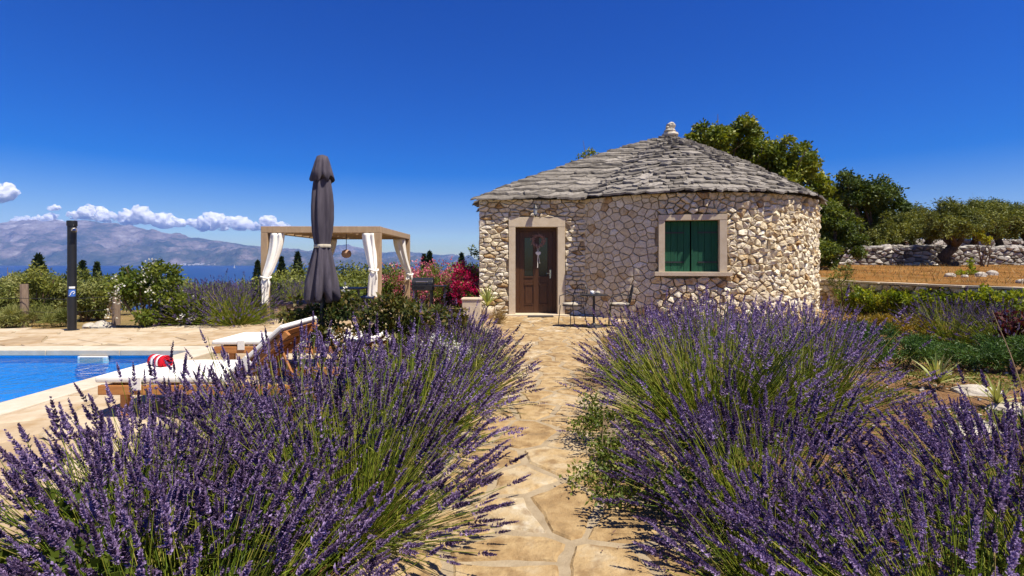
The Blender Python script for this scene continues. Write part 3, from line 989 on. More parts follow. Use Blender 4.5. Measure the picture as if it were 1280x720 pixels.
rb = MB()
NA = 96
ts = [0.0, 0.25, 0.5, 0.75, 0.985]
vs = [roofp(2 * math.pi * i / NA, t, -0.035) for t in ts for i in range(NA)]
fs = [(j * NA + i, j * NA + (i + 1) % NA, (j + 1) * NA + (i + 1) % NA, (j + 1) * NA + i) for j in range(len(ts) - 1) for i in range(NA)]
fs.append(tuple(range(NA))[::-1]); fs.append(tuple((len(ts) - 1) * NA + i for i in range(NA)))
rb.add(vs, fs)
roof = part('roof', rb, M['roof_base'], house, local=False)
geos = []
rs = random.Random(31)
NC = 23
tcur = -0.018
CORN = (math.atan2(FY - OV - HC.y, FX0 - 0.03 - HC.x)) % (2 * math.pi)
ci = 0
while tcur < 0.975:
    dt = 0.043 * rs.uniform(0.85, 1.15) * (1 - 0.22 * tcur)
    a = rs.uniform(0, 0.3)
    a_end = a + 2 * math.pi
    while a < a_end - 0.02:
        rloc = max(0.16, eave_r(a) * (1 - tcur))
        w = min(rs.choice([0.20, 0.28, 0.36, 0.50]) * rs.uniform(0.75, 1.25) * (1 if tcur < 0.75 else 0.62) / rloc, 1.1)
        a2 = min(a + w, a_end)
        if a < CORN - 0.01 < a2: a2 = CORN
        th = rs.uniform(0.022, 0.056)
        lift = 0.022 + rs.uniform(0, 0.032)
        ga = 0.006 / rloc
        jl = rs.uniform(-0.42, 0.25) * dt
        lo = tcur + jl
        hi = tcur + dt * 1.9
        n = 3 if w * rloc < 0.35 else 4
        low = [(a + ga + (a2 - a - 2 * ga) * i / n, lo + (rs.uniform(-0.28, 0.24) + (0.22 if i in (0, n) else 0)) * dt) for i in range(n + 1)]
        up = [(a2 - ga, hi), (a + ga, hi)]
        tl = rs.uniform(-0.010, 0.010)
        V = []
        for k, (aa, tt) in enumerate(low):
            V.append(roofp(aa, tt, lift + (tl if k < n / 2 else -tl)))
        for aa, tt in up: V.append(roofp(aa, tt, -0.012))
        for k, (aa, tt) in enumerate(low):
            V.append(roofp(aa, tt + 0.10 * dt, lift + th + (tl if k < n / 2 else -tl)))
        for aa, tt in up: V.append(roofp(aa, tt, -0.012 + th * 0.5))
        q = len(low) + 2
        F = [tuple(range(q))[::-1], tuple(range(q, 2 * q))] + [(i, (i + 1) % q, q + (i + 1) % q, q + i) for i in range(q)]
        am = (a + a2) / 2
        facing = -math.sin(am) + 0.15 * (math.cos(am) < 0)
        geos.append((w * rloc * (1 if facing > -0.12 else 0.02) * (1 - 0.6 * tcur), (V, F), min(1, max(0, rs.gauss(0.5, 0.2)))))
        a = a2
    tcur += dt
pieces('roof_slab', geos, M['roof_slab'], roof, 'roof_slabs_behind', limit=300)
# eave soffit course under the slabs
# finial of three stacked stones
def rock_mb(c, r, seed, sq=(1, 1, 0.7), n1=9, n2=6, amp=0.25):
    b = MB(); vs, fs = [], []
    for j in range(n2 + 1):
        ph = math.pi * j / n2
        for i in range(n1):
            th = 2 * math.pi * i / n1
            d = Vector((math.sin(ph) * math.cos(th), math.sin(ph) * math.sin(th), math.cos(ph)))
            k = r * (1 + amp * mnoise.noise(d * 1.4 + Vector((seed * 3.1, seed, 0))) + amp * 0.5 * mnoise.noise(d * 3.3 + Vector((seed, 0, 7))))
            vs.append((c[0] + d.x * k * sq[0], c[1] + d.y * k * sq[1], c[2] + d.z * k * sq[2]))
    for j in range(n2):
        for i in range(n1):
            fs.append((j * n1 + i, (j + 1) * n1 + i, (j + 1) * n1 + (i + 1) % n1, j * n1 + (i + 1) % n1))
    b.tone = 0.5
    return b.add(vs, fs)


fin = part('finial', rock_mb((HC.x, HC.y, APEX + 0.03), 0.26, 3, (1, 1, 0.42)), M['pale_rock'], roof, local=False, smooth=False)
part('finial_stone', rock_mb((HC.x - 0.01, HC.y, APEX + 0.155), 0.19, 5, (1, 1, 0.5)), M['pale_rock'], roof, local=False)
part('finial_stone', rock_mb((HC.x + 0.03, HC.y, APEX + 0.31), 0.145, 8, (1, 1, 0.85)), M['pale_rock'], roof, local=False)
part('finial_stone', rock_mb((HC.x - 0.09, HC.y - 0.05, APEX + 0.25), 0.07, 9), M['pale_rock'], roof, local=False)

# ---- entrance: stone surround, door
REC = FY + 0.27
sr = part('door_surround', MB().box((DO[0], FY - 0.055, 0.0), (DO[0] + 0.172, FY + 0.32, DO[3] - 0.255)), M['cut_stone'], house, local=False, bevel=0.006)
part('door_surround', MB().box((DO[1] - 0.188, FY - 0.055, 0.0), (DO[1], FY + 0.32, DO[3] - 0.255)), M['cut_stone'], house, local=False, bevel=0.006)
part('lintel', MB().box((DO[0] - 0.004, FY - 0.058, DO[3] - 0.252), (DO[1] + 0.004, FY + 0.32, DO[3])), M['cut_stone'], house, local=False, bevel=0.006)
part('threshold', MB().box((DO[0] - 0.1, FY - 0.22, 0.0), (DO[1] + 0.1, FY + 0.32, 0.055)), M['cut_stone'], house, local=False, bevel=0.008)
dx0, dx1, dz0, dz1 = DO[0] + 0.174, DO[1] - 0.190, 0.060, DO[3] - 0.256
dr = part('door_frame', MB().box((dx0, REC, dz0), (dx0 + 0.10, REC + 0.08, dz1)).box((dx1 - 0.10, REC, dz0), (dx1, REC + 0.08, dz1)).box((dx0 + 0.10, REC, dz1 - 0.10), (dx1 - 0.10, REC + 0.08, dz1)),
          M['door_wood'], house, local=False, bevel=0.006)
lx0, lx1, lz1 = dx0 + 0.103, dx1 - 0.103, dz1 - 0.103
door = part('door', MB().box((lx0, REC + 0.028, dz0 + 0.005), (lx1, REC + 0.078, lz1)), M['door_wood'], house, local=False)
fr_ = REC + 0.028
cx_ = (lx0 + lx1) / 2
st = 0.125
# stiles, rails and muntin stand proud of the panels
for a, c in (((lx0, 0.065), (lx0 + st, lz1)), ((lx1 - st, 0.065), (lx1, lz1)), ((cx_ - 0.068, 0.065), (cx_ + 0.068, lz1))):
    part('stile', MB().box((a[0], fr_ - 0.022, a[1]), (c[0], fr_ - 0.001, c[1])), M['door_wood'], door, local=False, bevel=0.005)
for z0, z1 in ((0.065, 0.27), (0.86, 0.985), (lz1 - 0.14, lz1)):
    for a, c in ((lx0 + st + 0.002, cx_ - 0.070), (cx_ + 0.070, lx1 - st - 0.002)):
        part('rail', MB().box((a, fr_ - 0.020, z0), (c, fr_ - 0.001, z1)), M['door_wood'], door, local=False, bevel=0.005)
glass = nodes_of('door_glass')
gb = glass[2].new('ShaderNodeBsdfPrincipled'); gb.inputs['Base Color'].default_value = (0.010, 0.014, 0.015, 1); gb.inputs['Roughness'].default_value = 0.12
gb.inputs['Specular IOR Level'].default_value = 0.6
glass[3].new(gb.outputs[0], glass[4].inputs[0])
for a, c in ((lx0 + st + 0.004, cx_ - 0.072), (cx_ + 0.072, lx1 - st - 0.004)):
    part('panel', MB().box((a + 0.03, fr_ - 0.016, 0.305), (c - 0.03, fr_ - 0.001, 0.82)), M['door_wood'], door, local=False, bevel=0.012)
    part('moulding', MB().box((a, fr_ - 0.034, 0.795), (c, fr_ - 0.021, 0.858)), M['door_wood'], door, local=False, bevel=0.008)
    part('moulding', MB().box((a, fr_ - 0.034, 0.272), (c, fr_ - 0.021, 0.302)), M['door_wood'], door, local=False, bevel=0.008)
    part('moulding', MB().box((a, fr_ - 0.038, 0.986), (c, fr_ - 0.020, 1.03)), M['door_wood'], door, local=False, bevel=0.008)
    part('pane', MB().box((a + 0.012, fr_ - 0.006, 1.04), (c - 0.012, fr_ - 0.002, lz1 - 0.16)), glass[0], door, local=False)
hb = MB().box((lx1 - 0.085, fr_ - 0.030, 0.98), (lx1 - 0.045, fr_ - 0.0225, 1.20)).tube([(lx1 - 0.065, fr_ - 0.028, 1.11), (lx1 - 0.065, fr_ - 0.075, 1.11), (lx1 - 0.17, fr_ - 0.078, 1.11)], 0.009, 8)
part('handle', hb, M['chrome'], door, local=False, smooth=False)

# ---- window with green shutters
def wp(u, d, z): return WC + WT * u + WN * d + Vector((0, 0, z))
def wbox(u0, u1, d0, d1, z0, z1):
    b = MB()
    vs = [wp(u0, d1, z0), wp(u1, d1, z0), wp(u1, d0, z0), wp(u0, d0, z0), wp(u0, d1, z1), wp(u1, d1, z1), wp(u1, d0, z1), wp(u0, d0, z1)]
    return b.add(vs, [(3, 2, 1, 0), (4, 5, 6, 7), (0, 1, 5, 4), (1, 2, 6, 5), (2, 3, 7, 6), (3, 0, 4, 7)])


win = part('window', wbox(-WW + 0.02, WW - 0.02, -0.36, -0.30, WZ0, WZ1), M['dark_void'], house, local=False)
SU0, SU1, SZ0, SZ1 = -0.625, 0.60, 1.185, 2.385
part('frame', wbox(-WW, SU0, -0.30, 0.055, WZ0 + 0.10, SZ1), M['cut_stone'], win, local=False, bevel=0.005)
part('frame', wbox(SU1, WW, -0.30, 0.055, WZ0 + 0.10, SZ1), M['cut_stone'], win, local=False, bevel=0.005)
part('frame', wbox(-WW - 0.003, WW + 0.003, -0.30, 0.058, SZ1 + 0.002, WZ1), M['cut_stone'], win, local=False, bevel=0.005)
part('sill', wbox(-WW - 0.10, WW + 0.10, -0.30, 0.12, WZ0, WZ0 + 0.098), M['cut_stone'], win, local=False, bevel=0.008)
for k, (u0, u1) in enumerate(((SU0 + 0.006, -0.030), (0.000, SU1 - 0.006))):
    back = part('shutter', wbox(u0 + 0.004, u1 - 0.004, -0.16, -0.135, SZ0 - 0.02, SZ1 - 0.008), M['green_paint'], win, local=False)
    nb = 4
    for i in range(nb):
        a = u0 + (u1 - u0) * i / nb; c = u0 + (u1 - u0) * (i + 1) / nb
        part('board', wbox(a + 0.0025, c - 0.0025, -0.134, -0.108 + rh.uniform(-.002, .002), SZ0 - 0.02, SZ1 - 0.01), M['green_paint'], win, local=False, bevel=0.005, seg=1)
    for z in (SZ0 + 0.22, SZ1 - 0.28):
        part('hinge', wbox(u0 + 0.02 if k == 0 else u0 + 0.14, u1 - 0.14 if k == 0 else u1 - 0.02, -0.105, -0.092, z - 0.018, z + 0.018), M['dark_iron'], win, local=False)
part('meeting_strip', wbox(-0.006, 0.030, -0.105, -0.090, SZ0 - 0.02, SZ1 - 0.012), M['green_paint'], win, local=False, bevel=0.004)

# ---- lantern over the door
lx = at(669, FY - 0.15); lz = zat(264, FY - 0.15)
t = thing('wall_lantern', 'small dark glass wall lantern mounted above the door', 'lantern', (lx, FY - 0.16, lz))
part('bracket', MB().tube([(0, 0.13, 0.10), (0, 0.06, 0.20), (0, 0, 0.165)], 0.010, 6).box((-0.03, 0.118, 0.0), (0.03, 0.14, 0.16)), M['dark_iron'], t)
part('cap', MB().lathe([(0.004, 0.17), (0.02, 0.15), (0.075, 0.075), (0.078, 0.065)][::-1], 8), M['dark_iron'], t)
part('glass_shade', MB().lathe([(0.034, -0.09), (0.062, 0.06)], 8), plain('lantern_glass', (0.35, 0.38, 0.38), 0.15, spec=0.6), t)
part('base', MB().lathe([(0.01, -0.16), (0.014, -0.12), (0.045, -0.105), (0.045, -0.088)], 8), M['dark_iron'], t)

# ---- wreath with a hanging heart
wxx, wzz = at(672.5, fr_), zat(301, fr_)
t = thing('wreath', 'twig wreath with a pale heart on ribbon hanging on the door', 'wreath', (wxx, fr_ - 0.04, wzz))
b = MB()
rw = random.Random(2)
for i in range(110):
    a = rw.uniform(0, 6.28); l = rw.uniform(0.5, 1.3)
    r0 = rw.uniform(0.085, 0.18); r1 = rw.uniform(0.10, 0.225)
    p = [(r0 * math.cos(a), rw.uniform(-.03, .02), r0 * math.sin(a)), (0.15 * math.cos(a + l / 2), rw.uniform(-.05, .0), 0.15 * math.sin(a + l / 2)), (r1 * math.cos(a + l), rw.uniform(-.05, .01), r1 * math.sin(a + l))]
    b.tube(p, 0.006, 4)
part('twig_ring', b, M['wreath_twig'], t)
part('ribbon', MB().tube([(-0.05, -0.01, -0.08), (-0.01, -0.03, -0.30)], 0.006, 5).tube([(0.05, -0.01, -0.1), (0.0, -0.03, -0.30)], 0.006, 5)
     .tube([(-0.01, -0.03, -0.40), (-0.015, -0.03, -0.72)], 0.011, 5).tube([(0.01, -0.03, -0.40), (0.045, -0.03, -0.60)], 0.007, 5), M['white_fabric'], t)
pts = []
for i in range(20):
    a = 2 * math.pi * i / 20
    pts.append((0.0045 * 16 * math.sin(a) ** 3, 0.0045 * (13 * math.cos(a) - 5 * math.cos(2 * a) - 2 * math.cos(3 * a) - math.cos(4 * a))))
b = MB()
b.add([(x, -0.05, z - 0.34) for x, z in pts] + [(x, -0.025, z - 0.34) for x, z in pts],
      [tuple(range(20)), tuple(range(20, 40))[::-1]] + [(i, 20 + i, 20 + (i + 1) % 20, (i + 1) % 20) for i in range(20)])
part('heart', b, M['white_fabric'], t)
part('hook_cord', MB().tube([(0, 0.0, 0.15), (0, 0.01, 0.27)], 0.005, 5), M['twig'], t)

# doormat
setp(part('doormat', MB().box((0.40, FY - 0.50, 0.036), (1.05, FY - 0.235, 0.05)), plain('mat_fibre', (0.10, 0.085, 0.075), 0.95, bump=0.6, scale=60), None, bevel=0.004), 'grey doormat lying in front of the brown door', 'doormat')

# ------------------------------------------------------------------ bistro set by the door
def chair(loc, rz, label):
    t = thing('garden_chair', label, 'chair', loc, rz, 'black metal bistro chairs by the door')
    # faces +x; back towards -x
    for sx_, sy_ in ((1, 1), (1, -1)):
        part('leg', MB().tube([(0.19 * sx_, 0.17 * sy_, 0.44), (0.23 * sx_, 0.20 * sy_, 0.0)], 0.010, 6), M['dark_iron'], t)
    for sy_ in (1, -1):
        part('leg', MB().tube([(-0.16, 0.17 * sy_, 0.44), (-0.25, 0.20 * sy_, 0.0)], 0.010, 6), M['dark_iron'], t)
    ring = [(0.21 * math.cos(a) + 0.0, 0.20 * math.sin(a), 0.44) for a in np.linspace(0, 2 * math.pi, 20, endpoint=False)]
    part('seat_ring', MB().tube(ring, 0.011, 6, closed=True), M['dark_iron'], t)
    b = MB().lathe([(0.05, 0.448), (0.20, 0.450), (0.215, 0.47), (0.205, 0.492), (0.05, 0.500)], 20)
    part('cushion', b, M['cushion'], t, smooth=True)
    arch = [(-0.19, -0.21, 0.44), (-0.23, -0.225, 0.62), (-0.26, -0.19, 0.78), (-0.28, -0.10, 0.87), (-0.285, 0, 0.90), (-0.28, 0.10, 0.87), (-0.26, 0.19, 0.78), (-0.23, 0.225, 0.62), (-0.19, 0.21, 0.44)]
    bk = part('backrest', MB().tube(arch, 0.011, 6), M['dark_iron'], t)
    mesh_b = MB()
    for i in range(7):
        y = -0.17 + i * 0.057
        zt = 0.90 - 0.12 * (abs(y) / 0.19) ** 2.2
        mesh_b.tube([(-0.20, y, 0.46), (-0.235, y, 0.64), (-0.278, y, zt - 0.01)], 0.004, 4)
    for i in range(6):
        z = 0.52 + i * 0.06
        x = -0.205 - (z - 0.46) * 0.17
        mesh_b.tube([(x, -0.21, z), (x - 0.008, 0, z), (x, 0.21, z)], 0.004, 4)
    part('lattice', mesh_b, M['dark_iron'], bk)
    for sy_ in (1, -1):
        part('armrest', MB().tube([(-0.235, 0.222 * sy_, 0.64), (-0.05, 0.25 * sy_, 0.68), (0.14, 0.245 * sy_, 0.64), (0.19, 0.21 * sy_, 0.45)], 0.010, 6), M['dark_iron'], t)
    return t


chair((1.30, 11.05, 0.033), R(215), 'black metal garden chair with beige cushion in front of the door jamb')
chair((2.32, 11.05, 0.033), R(172), 'black round-back garden chair half hidden by lavender, right of the table')
t = thing('bistro_table', 'small round black bistro table standing between the two chairs', 'table', (1.75, 10.95, 0.033))
part('table_top', MB().lathe([(0.27, 0.66), (0.30, 0.665), (0.30, 0.682), (0.28, 0.688)], 28), M['dark_iron'], t)
part('pedestal', MB().tube([(0, 0, 0.03), (0, 0, 0.662)], 0.026, 10), M['dark_iron'], t)
part('foot', MB().lathe([(0.21, 0.0), (0.20, 0.02), (0.06, 0.045), (0.03, 0.07)], 20), M['dark_iron'], t)
t = thing('cup', 'white coffee cup on the black bistro table', 'cup', (1.70, 10.88, 0.722))
part('bowl', MB().lathe([(0.022, 0.0), (0.034, 0.02), (0.042, 0.075), (0.038, 0.075), (0.03, 0.02), (0.01, 0.012)], 16), M['ceramic'], t, smooth=True)
part('handle', MB().tube([(0.038, 0, 0.06), (0.066, 0, 0.055), (0.062, 0, 0.025), (0.034, 0, 0.02)], 0.005, 6), M['ceramic'], t)
t = thing('sugar_bowl', 'low pale bowl with lid beside the cup on the table', 'bowl', (1.83, 10.93, 0.722))
part('bowl', MB().lathe([(0.03, 0.0), (0.055, 0.02), (0.056, 0.045)], 16), M['cushion'], t, smooth=True)
part('lid', MB().lathe([(0.056, 0.046), (0.04, 0.06), (0.01, 0.065), (0.008, 0.08)], 16), M['cushion'], t, smooth=True)
# ------------------------------------------------------------------ loungers
def lounger(loc, label, raised, group):
    """x along the length (foot at 0), y across"""
    t = thing('sun_lounger', label, 'sun lounger', loc, 0, group)
    Wd, hx, Ln = 0.80, 1.14, 1.95
    for y in (0.0, Wd - 0.045):
        part('side_rail', MB().box((0.0, y, 0.24), (Ln, y + 0.045, 0.325)), M['teak'], t, bevel=0.008)
    part('end_rail', MB().box((0.02, 0.048, 0.245), (0.065, Wd - 0.048, 0.318)), M['teak'], t, bevel=0.006)
    for x in (0.16, 1.60):
        for y in (0.048, Wd - 0.048 - 0.04):
            part('leg', MB().box((x, y, 0.0), (x + 0.07, y + 0.04, 0.30)), M['teak'], t, bevel=0.006)
    for i in range(9):
        x = 0.10 + i * 0.105
        part('slat', MB().box((x, 0.047, 0.327), (x + 0.08, Wd - 0.047, 0.343)), M['teak'], t, bevel=0.003, seg=1)
    ang = R(42) if raised else 0.0
    bm_ = Matrix.Translation((hx, 0, 0.335)) @ Matrix.Rotation(-ang, 4, 'Y')
    BL = 0.66 if raised else 0.8
    for y in (0.05, Wd - 0.095):
        bk = part('backrest_rail', MB().box((0.0, y, -0.03), (BL, y + 0.045, 0.02), bm_), M['teak'], t, bevel=0.005)
    for i in range(6):
        x = 0.03 + i * 0.107
        part('slat', MB().box((x, 0.052, 0.022), (x + 0.085, Wd - 0.052, 0.038), bm_), M['teak'], bk, bevel=0.003, seg=1)
    if raised:
        for y in (0.12, Wd - 0.12):
            part('prop', MB().tube([(hx + 0.40, y, 0.65), (hx + 0.56, y, 0.29)], 0.013, 6), M['teak'], t)
    part('mattress', MB().box((-0.03, 0.0, 0.346), (hx + 0.02, Wd, 0.402)), M['white_fabric'], t, bevel=0.025, seg=3)
    part('back_cushion', MB().box((0.025, 0.0, 0.041), (BL + 0.03, Wd, 0.083), bm_), M['white_fabric'], t, bevel=0.025, seg=3)
    for x in (0.30,):
        part('strap', MB().box((x, -0.012, 0.285), (x + 0.085, 0.0 - 0.002, 0.40)), M['white_fabric'], t, bevel=0.003)
    part('strap', MB().box((0.20, -0.012, -0.035), (0.285, -0.002, 0.085), bm_), M['white_fabric'], t, bevel=0.003)
    return t


lounger((-3.62, 4.47, 0.0), 'teak sun lounger with raised back and white mattress beside the pool', True, 'sun loungers on the deck')
lounger((-3.70, 6.35, 0.03), 'flat white-topped teak lounger behind the one with the raised back', False, 'sun loungers on the deck')
# rolled towel
t = thing('rolled_towel', 'rolled red and white towel on the sun lounger mattress', 'towel', (at(196, 4.92) + 0.02, 4.95, 0.446), R(-25), None, 0.8)
for i, (a, c, k) in enumerate(((-0.14, -0.09, 'red_cloth'), (-0.09, -0.03, 'white_cloth'), (-0.03, 0.02, 'red_cloth'), (0.02, 0.06, 'white_cloth'), (0.06, 0.13, 'red_cloth'))):
    b = MB(); vs, fs = [], []
    nn = 40
    for j in range(nn + 1):
        an = 2 * math.pi * 2.6 * j / nn
        r_ = 0.026 + 0.048 * j / nn + 0.003 * math.sin(an * 2.3)
        for x in (a, c): vs.append((x, r_ * math.cos(an), r_ * math.sin(an) * 0.95))
    for j in range(nn): fs.append((2 * j, 2 * j + 1, 2 * j + 3, 2 * j + 2))
    b.add(vs, fs)
    o = part('stripe', b, M[k], t, smooth=True)
    o.modifiers.new('thick', 'SOLIDIFY').thickness = 0.010

# ------------------------------------------------------------------ closed parasol
UY = 5.75; UX = at(403, UY)
t = thing('parasol', 'closed dark grey parasol tied with a pale band behind the lounger', 'parasol', (UX, UY, 0.033))
part('base', MB().lathe([(0.27, 0.0), (0.27, 0.05), (0.24, 0.075), (0.05, 0.085), (0.04, 0.30), (0.03, 0.30)], 24), M['dark_iron'], t)
part('pole', MB().tube([(0, 0, 0.08), (0, 0, 2.55)], 0.024, 12), M['black_metal'], t)


def fold(a, z):
    k = 0.12 + 0.16 * max(0, min(1, (1.62 - z) / 0.55))
    return 1 + k * math.cos(8 * a + 0.6 * math.sin(3 * z)) + 0.06 * math.sin(3 * a + 4 * z) + 0.05 * math.sin(13 * a + 2 * z)


prof = [(0.05, 0.99), (0.15, 1.0), (0.163, 1.03), (0.150, 1.15), (0.124, 1.30), (0.098, 1.45), (0.080, 1.535), (0.077, 1.565), (0.088, 1.62), (0.103, 1.72), (0.113, 1.85), (0.115, 2.0), (0.107, 2.13), (0.092, 2.25), (0.074, 2.36), (0.06, 2.43)]
can = part('canopy', MB().lathe(prof, 72, wav=lambda a, z: fold(a, z)), M['umbrella_cloth'], t, smooth=True)
# bottom hem drops in points
for v in can.data.vertices:
    if v.co.z < 1.05:
        a = math.atan2(v.co.y, v.co.x)
        v.co.z += 0.055 * math.cos(8 * a + 2.2) - 0.02
part('tie_band', MB().lathe([(0.088, 1.530), (0.092, 1.534), (0.092, 1.566), (0.088, 1.57)], 40, wav=lambda a, z: 1 + 0.06 * math.cos(8 * a)), M['cushion'], t, smooth=True)
vt = part('vent_cap', MB().lathe([(0.112, 2.30), (0.120, 2.305), (0.098, 2.40), (0.078, 2.49), (0.058, 2.555), (0.040, 2.565), (0.01, 2.575)], 56, wav=lambda a, z: 1 + 0.16 * max(0, (2.56 - z) / 0.26) * math.cos(7 * a + 0.5) + 0.05 * math.cos(12 * a)), M['umbrella_cloth'], t, smooth=True)
for v in vt.data.vertices:
    if v.co.z < 2.32: v.co.z += 0.035 * math.cos(7 * math.atan2(v.co.y, v.co.x) + 2.0)

# ------------------------------------------------------------------ pergola
PX0, PX1, PY0, PY1, PH = -5.84, -3.06, 11.9, 15.4, 2.24
t = thing('pergola', 'square brown timber pergola with tied white curtains', 'pergola', ((PX0 + PX1) / 2, (PY0 + PY1) / 2, 0.03))
pw = 0.15
for x in (PX0, PX1 - pw):
    for y in (PY0, PY1 - pw):
        part('post', MB().box((x, y, 0.03), (x + pw, y + pw, PH - 0.152)), M['pergola_wood'], t, local=False, bevel=0.008)
for y in (PY0, PY1 - pw):
    part('beam', MB().box((PX0, y, PH - 0.15), (PX1, y + pw, PH)), M['pergola_wood'], t, local=False, bevel=0.008)
for x in (PX0, PX1 - pw):
    part('beam', MB().box((x, PY0 + pw + 0.002, PH - 0.148), (x + pw, PY1 - pw - 0.002, PH - 0.004)), M['pergola_wood'], t, local=False, bevel=0.008)
for i in range(6):
    y = PY0 + 0.45 + i * 0.5
    part('rafter', MB().box((PX0 + pw + 0.002, y, PH - 0.12), (PX1 - pw - 0.002, y + 0.06, PH - 0.03)), M['pergola_wood'], t, local=False, bevel=0.005)
ochre = plain('roof_canvas', (0.52, 0.36, 0.15), 0.9, spec=0.1)
for i in range(3):
    x = PX0 + pw + 0.05 + i * 0.83
    b = MB(); vs = []; fs = []
    for j in range(25):
        y = PY0 + pw + (PY1 - PY0 - 2 * pw) * j / 24
        z = PH - 0.022 - 0.012 * math.sin(math.pi * ((y - PY0 - 0.48) / 0.5 % 1))
        vs += [(x, y, z), (x + 0.78, y, z)]
    fs = [(2 * j, 2 * j + 1, 2 * j + 3, 2 * j + 2) for j in range(24)]
    b.add(vs, fs)
    o = part('canvas_strip', b, ochre, t, local=False, smooth=True)
    o.modifiers.new('thick', 'SOLIDIFY').thickness = 0.006


def curtain(top, bottom, w0, tie_z, tie, w1, label, ends=0.14, axis='x', group='tied white pergola curtains'):
    """hangs from top (x, y, z), gathered at tie, falls to bottom"""
    c = thing('curtain', label, 'curtain', (bottom[0], bottom[1], bottom[2]), 0, group)
    nu, nv = 34, 26
    vs, fs = [], []
    rc = random.Random(hash(label) % 1000 if False else len(label))
    ph = rc.uniform(0, 6)
    for j in range(nv + 1):
        z = top[2] + (bottom[2] - top[2]) * j / nv
        if z > tie_z:
            s = (top[2] - z) / (top[2] - tie_z)
            e = s ** 1.6
            cx, cy2 = top[0] + (tie[0] - top[0]) * e, top[1] + (tie[1] - top[1]) * e
            w = w0 + (w1 - w0) * sstep(0, 1, s)
        else:
            s = (tie_z - z) / (tie_z - bottom[2] + 1e-6)
            cx, cy2 = tie[0] + (bottom[0] - tie[0]) * s, tie[1] + (bottom[1] - tie[1]) * s
            w = w1 + (ends - w1) * sstep(0, 0.8, s)
        pin = math.exp(-((z - tie_z) / 0.07) ** 2)
        w *= 1 - 0.35 * pin
        for i in range(nu):
            u = 2 * math.pi * i / nu
            fold_ = 1 + 0.25 * math.cos(6 * u + ph + 1.2 * math.sin(3 * z)) + 0.12 * math.sin(9 * u + 2.0 * z)
            dx, dy = 0.5 * w * math.cos(u) * (0.88 + 0.12 * fold_), (0.045 + 0.16 * w * (1 - 0.5 * pin)) * math.sin(u) * fold_
            if axis == 'y': dx, dy = dy, dx
            vs.append((cx + dx, cy2 + dy, z + 0.02 * math.sin(5 * u) * (j == nv)))
    for j in range(nv):
        for i in range(nu):
            fs.append((j * nu + i, (j + 1) * nu + i, (j + 1) * nu + (i + 1) % nu, j * nu + (i + 1) % nu))
    fs.append(tuple(range(nu)))
    b = MB(); b.add(vs, fs)
    part('cloth', b, M['white_fabric'], c, local=False, smooth=True)
    b = MB()
    ring = [(tie[0] + (0.36 * w1 + 0.03) * math.cos(a), tie[1] + (0.30 * w1 + 0.04) * math.sin(a), tie_z + 0.02 * math.sin(2 * a)) for a in np.linspace(0, 2 * math.pi, 14, endpoint=False)]
    b.tube(ring, 0.022, 6, closed=True)
    b.tube([(tie[0] + 0.4 * w1, tie[1] - 0.05, tie_z), (tie[0] + 0.45 * w1, tie[1] - 0.09, tie_z - 0.22)], [0.02, 0.012], 5)
    part('tie', b, M['white_fabric'], c, local=False, smooth=True)


yf = PY0 - 0.05
curtain((at(341, yf) + 0.05, PY0 + 0.08, PH - 0.16), (at(333, yf), PY0 - 0.12, 0.45), 0.32, 1.05, (at(333.5, yf), PY0 - 0.10, 0), 0.22, 'long white curtain tied to the front left pergola post', 0.15)
curtain((at(460, yf), PY0 + 0.08, PH - 0.16), (at(466, yf), PY0 - 0.10, 0.62), 0.34, 1.22, (at(468, yf), PY0 - 0.12, 0), 0.20, 'white curtain with a knot on the middle pergola post', 0.22)
yb = PY1 - 0.05
curtain((at(504, yb), PY1 - 0.6, PH - 0.16), (at(512, yb), PY1 - 0.35, 0.9), 0.34, 1.05, (at(514, yb), PY1 - 0.32, 0), 0.2, 'narrow white curtain tied to the rear right pergola post', 0.14, 'x')
curtain((at(417, yb), PY1 - 0.2, PH - 0.16), (at(408, yb), PY1 - 0.2, 0.6), 0.30, 1.15, (at(406, yb), PY1 - 0.2, 0), 0.18, 'white curtain on the rear post hidden behind the parasol', 0.14)
# hanging lamp
hy = 13.2
t = thing('pendant_lamp', 'small woven pendant lamp hanging under the pergola roof', 'lamp', (at(433, hy), hy, zat(317, hy)))
part('cord', MB().tube([(0, 0, 0.08), (0, 0, PH - 0.10 - zat(317, hy))], 0.008, 5), M['dark_iron'], t)
part('shade', MB().lathe([(0.05, -0.11), (0.11, -0.07), (0.125, 0.0), (0.10, 0.07), (0.03, 0.105)], 18), plain('rattan', (0.36, 0.22, 0.15), 0.8, var=0.3, scale=40), t, smooth=True)
# daybed under the pergola
t = thing('daybed', 'low brown wooden daybed platform under the pergola', 'daybed', (-5.1, 13.4, 0.03))
part('platform', MB().box((-0.66, -1.0, 0.06), (0.9, 1.0, 0.24)), M['pergola_wood'], t, bevel=0.01)
for x in (-0.6, 0.8):
    for y in (-0.94, 0.88):
        part('foot', MB().box((x, y, 0.0), (x + 0.06, y + 0.06, 0.058)), M['pergola_wood'], t)
part('mattress', MB().box((-0.62, -0.96, 0.243), (0.86, 0.96, 0.37)), M['grey_wood'] if False else plain('brown_fabric', (0.17, 0.12, 0.09), 0.9), t, bevel=0.03, seg=3)
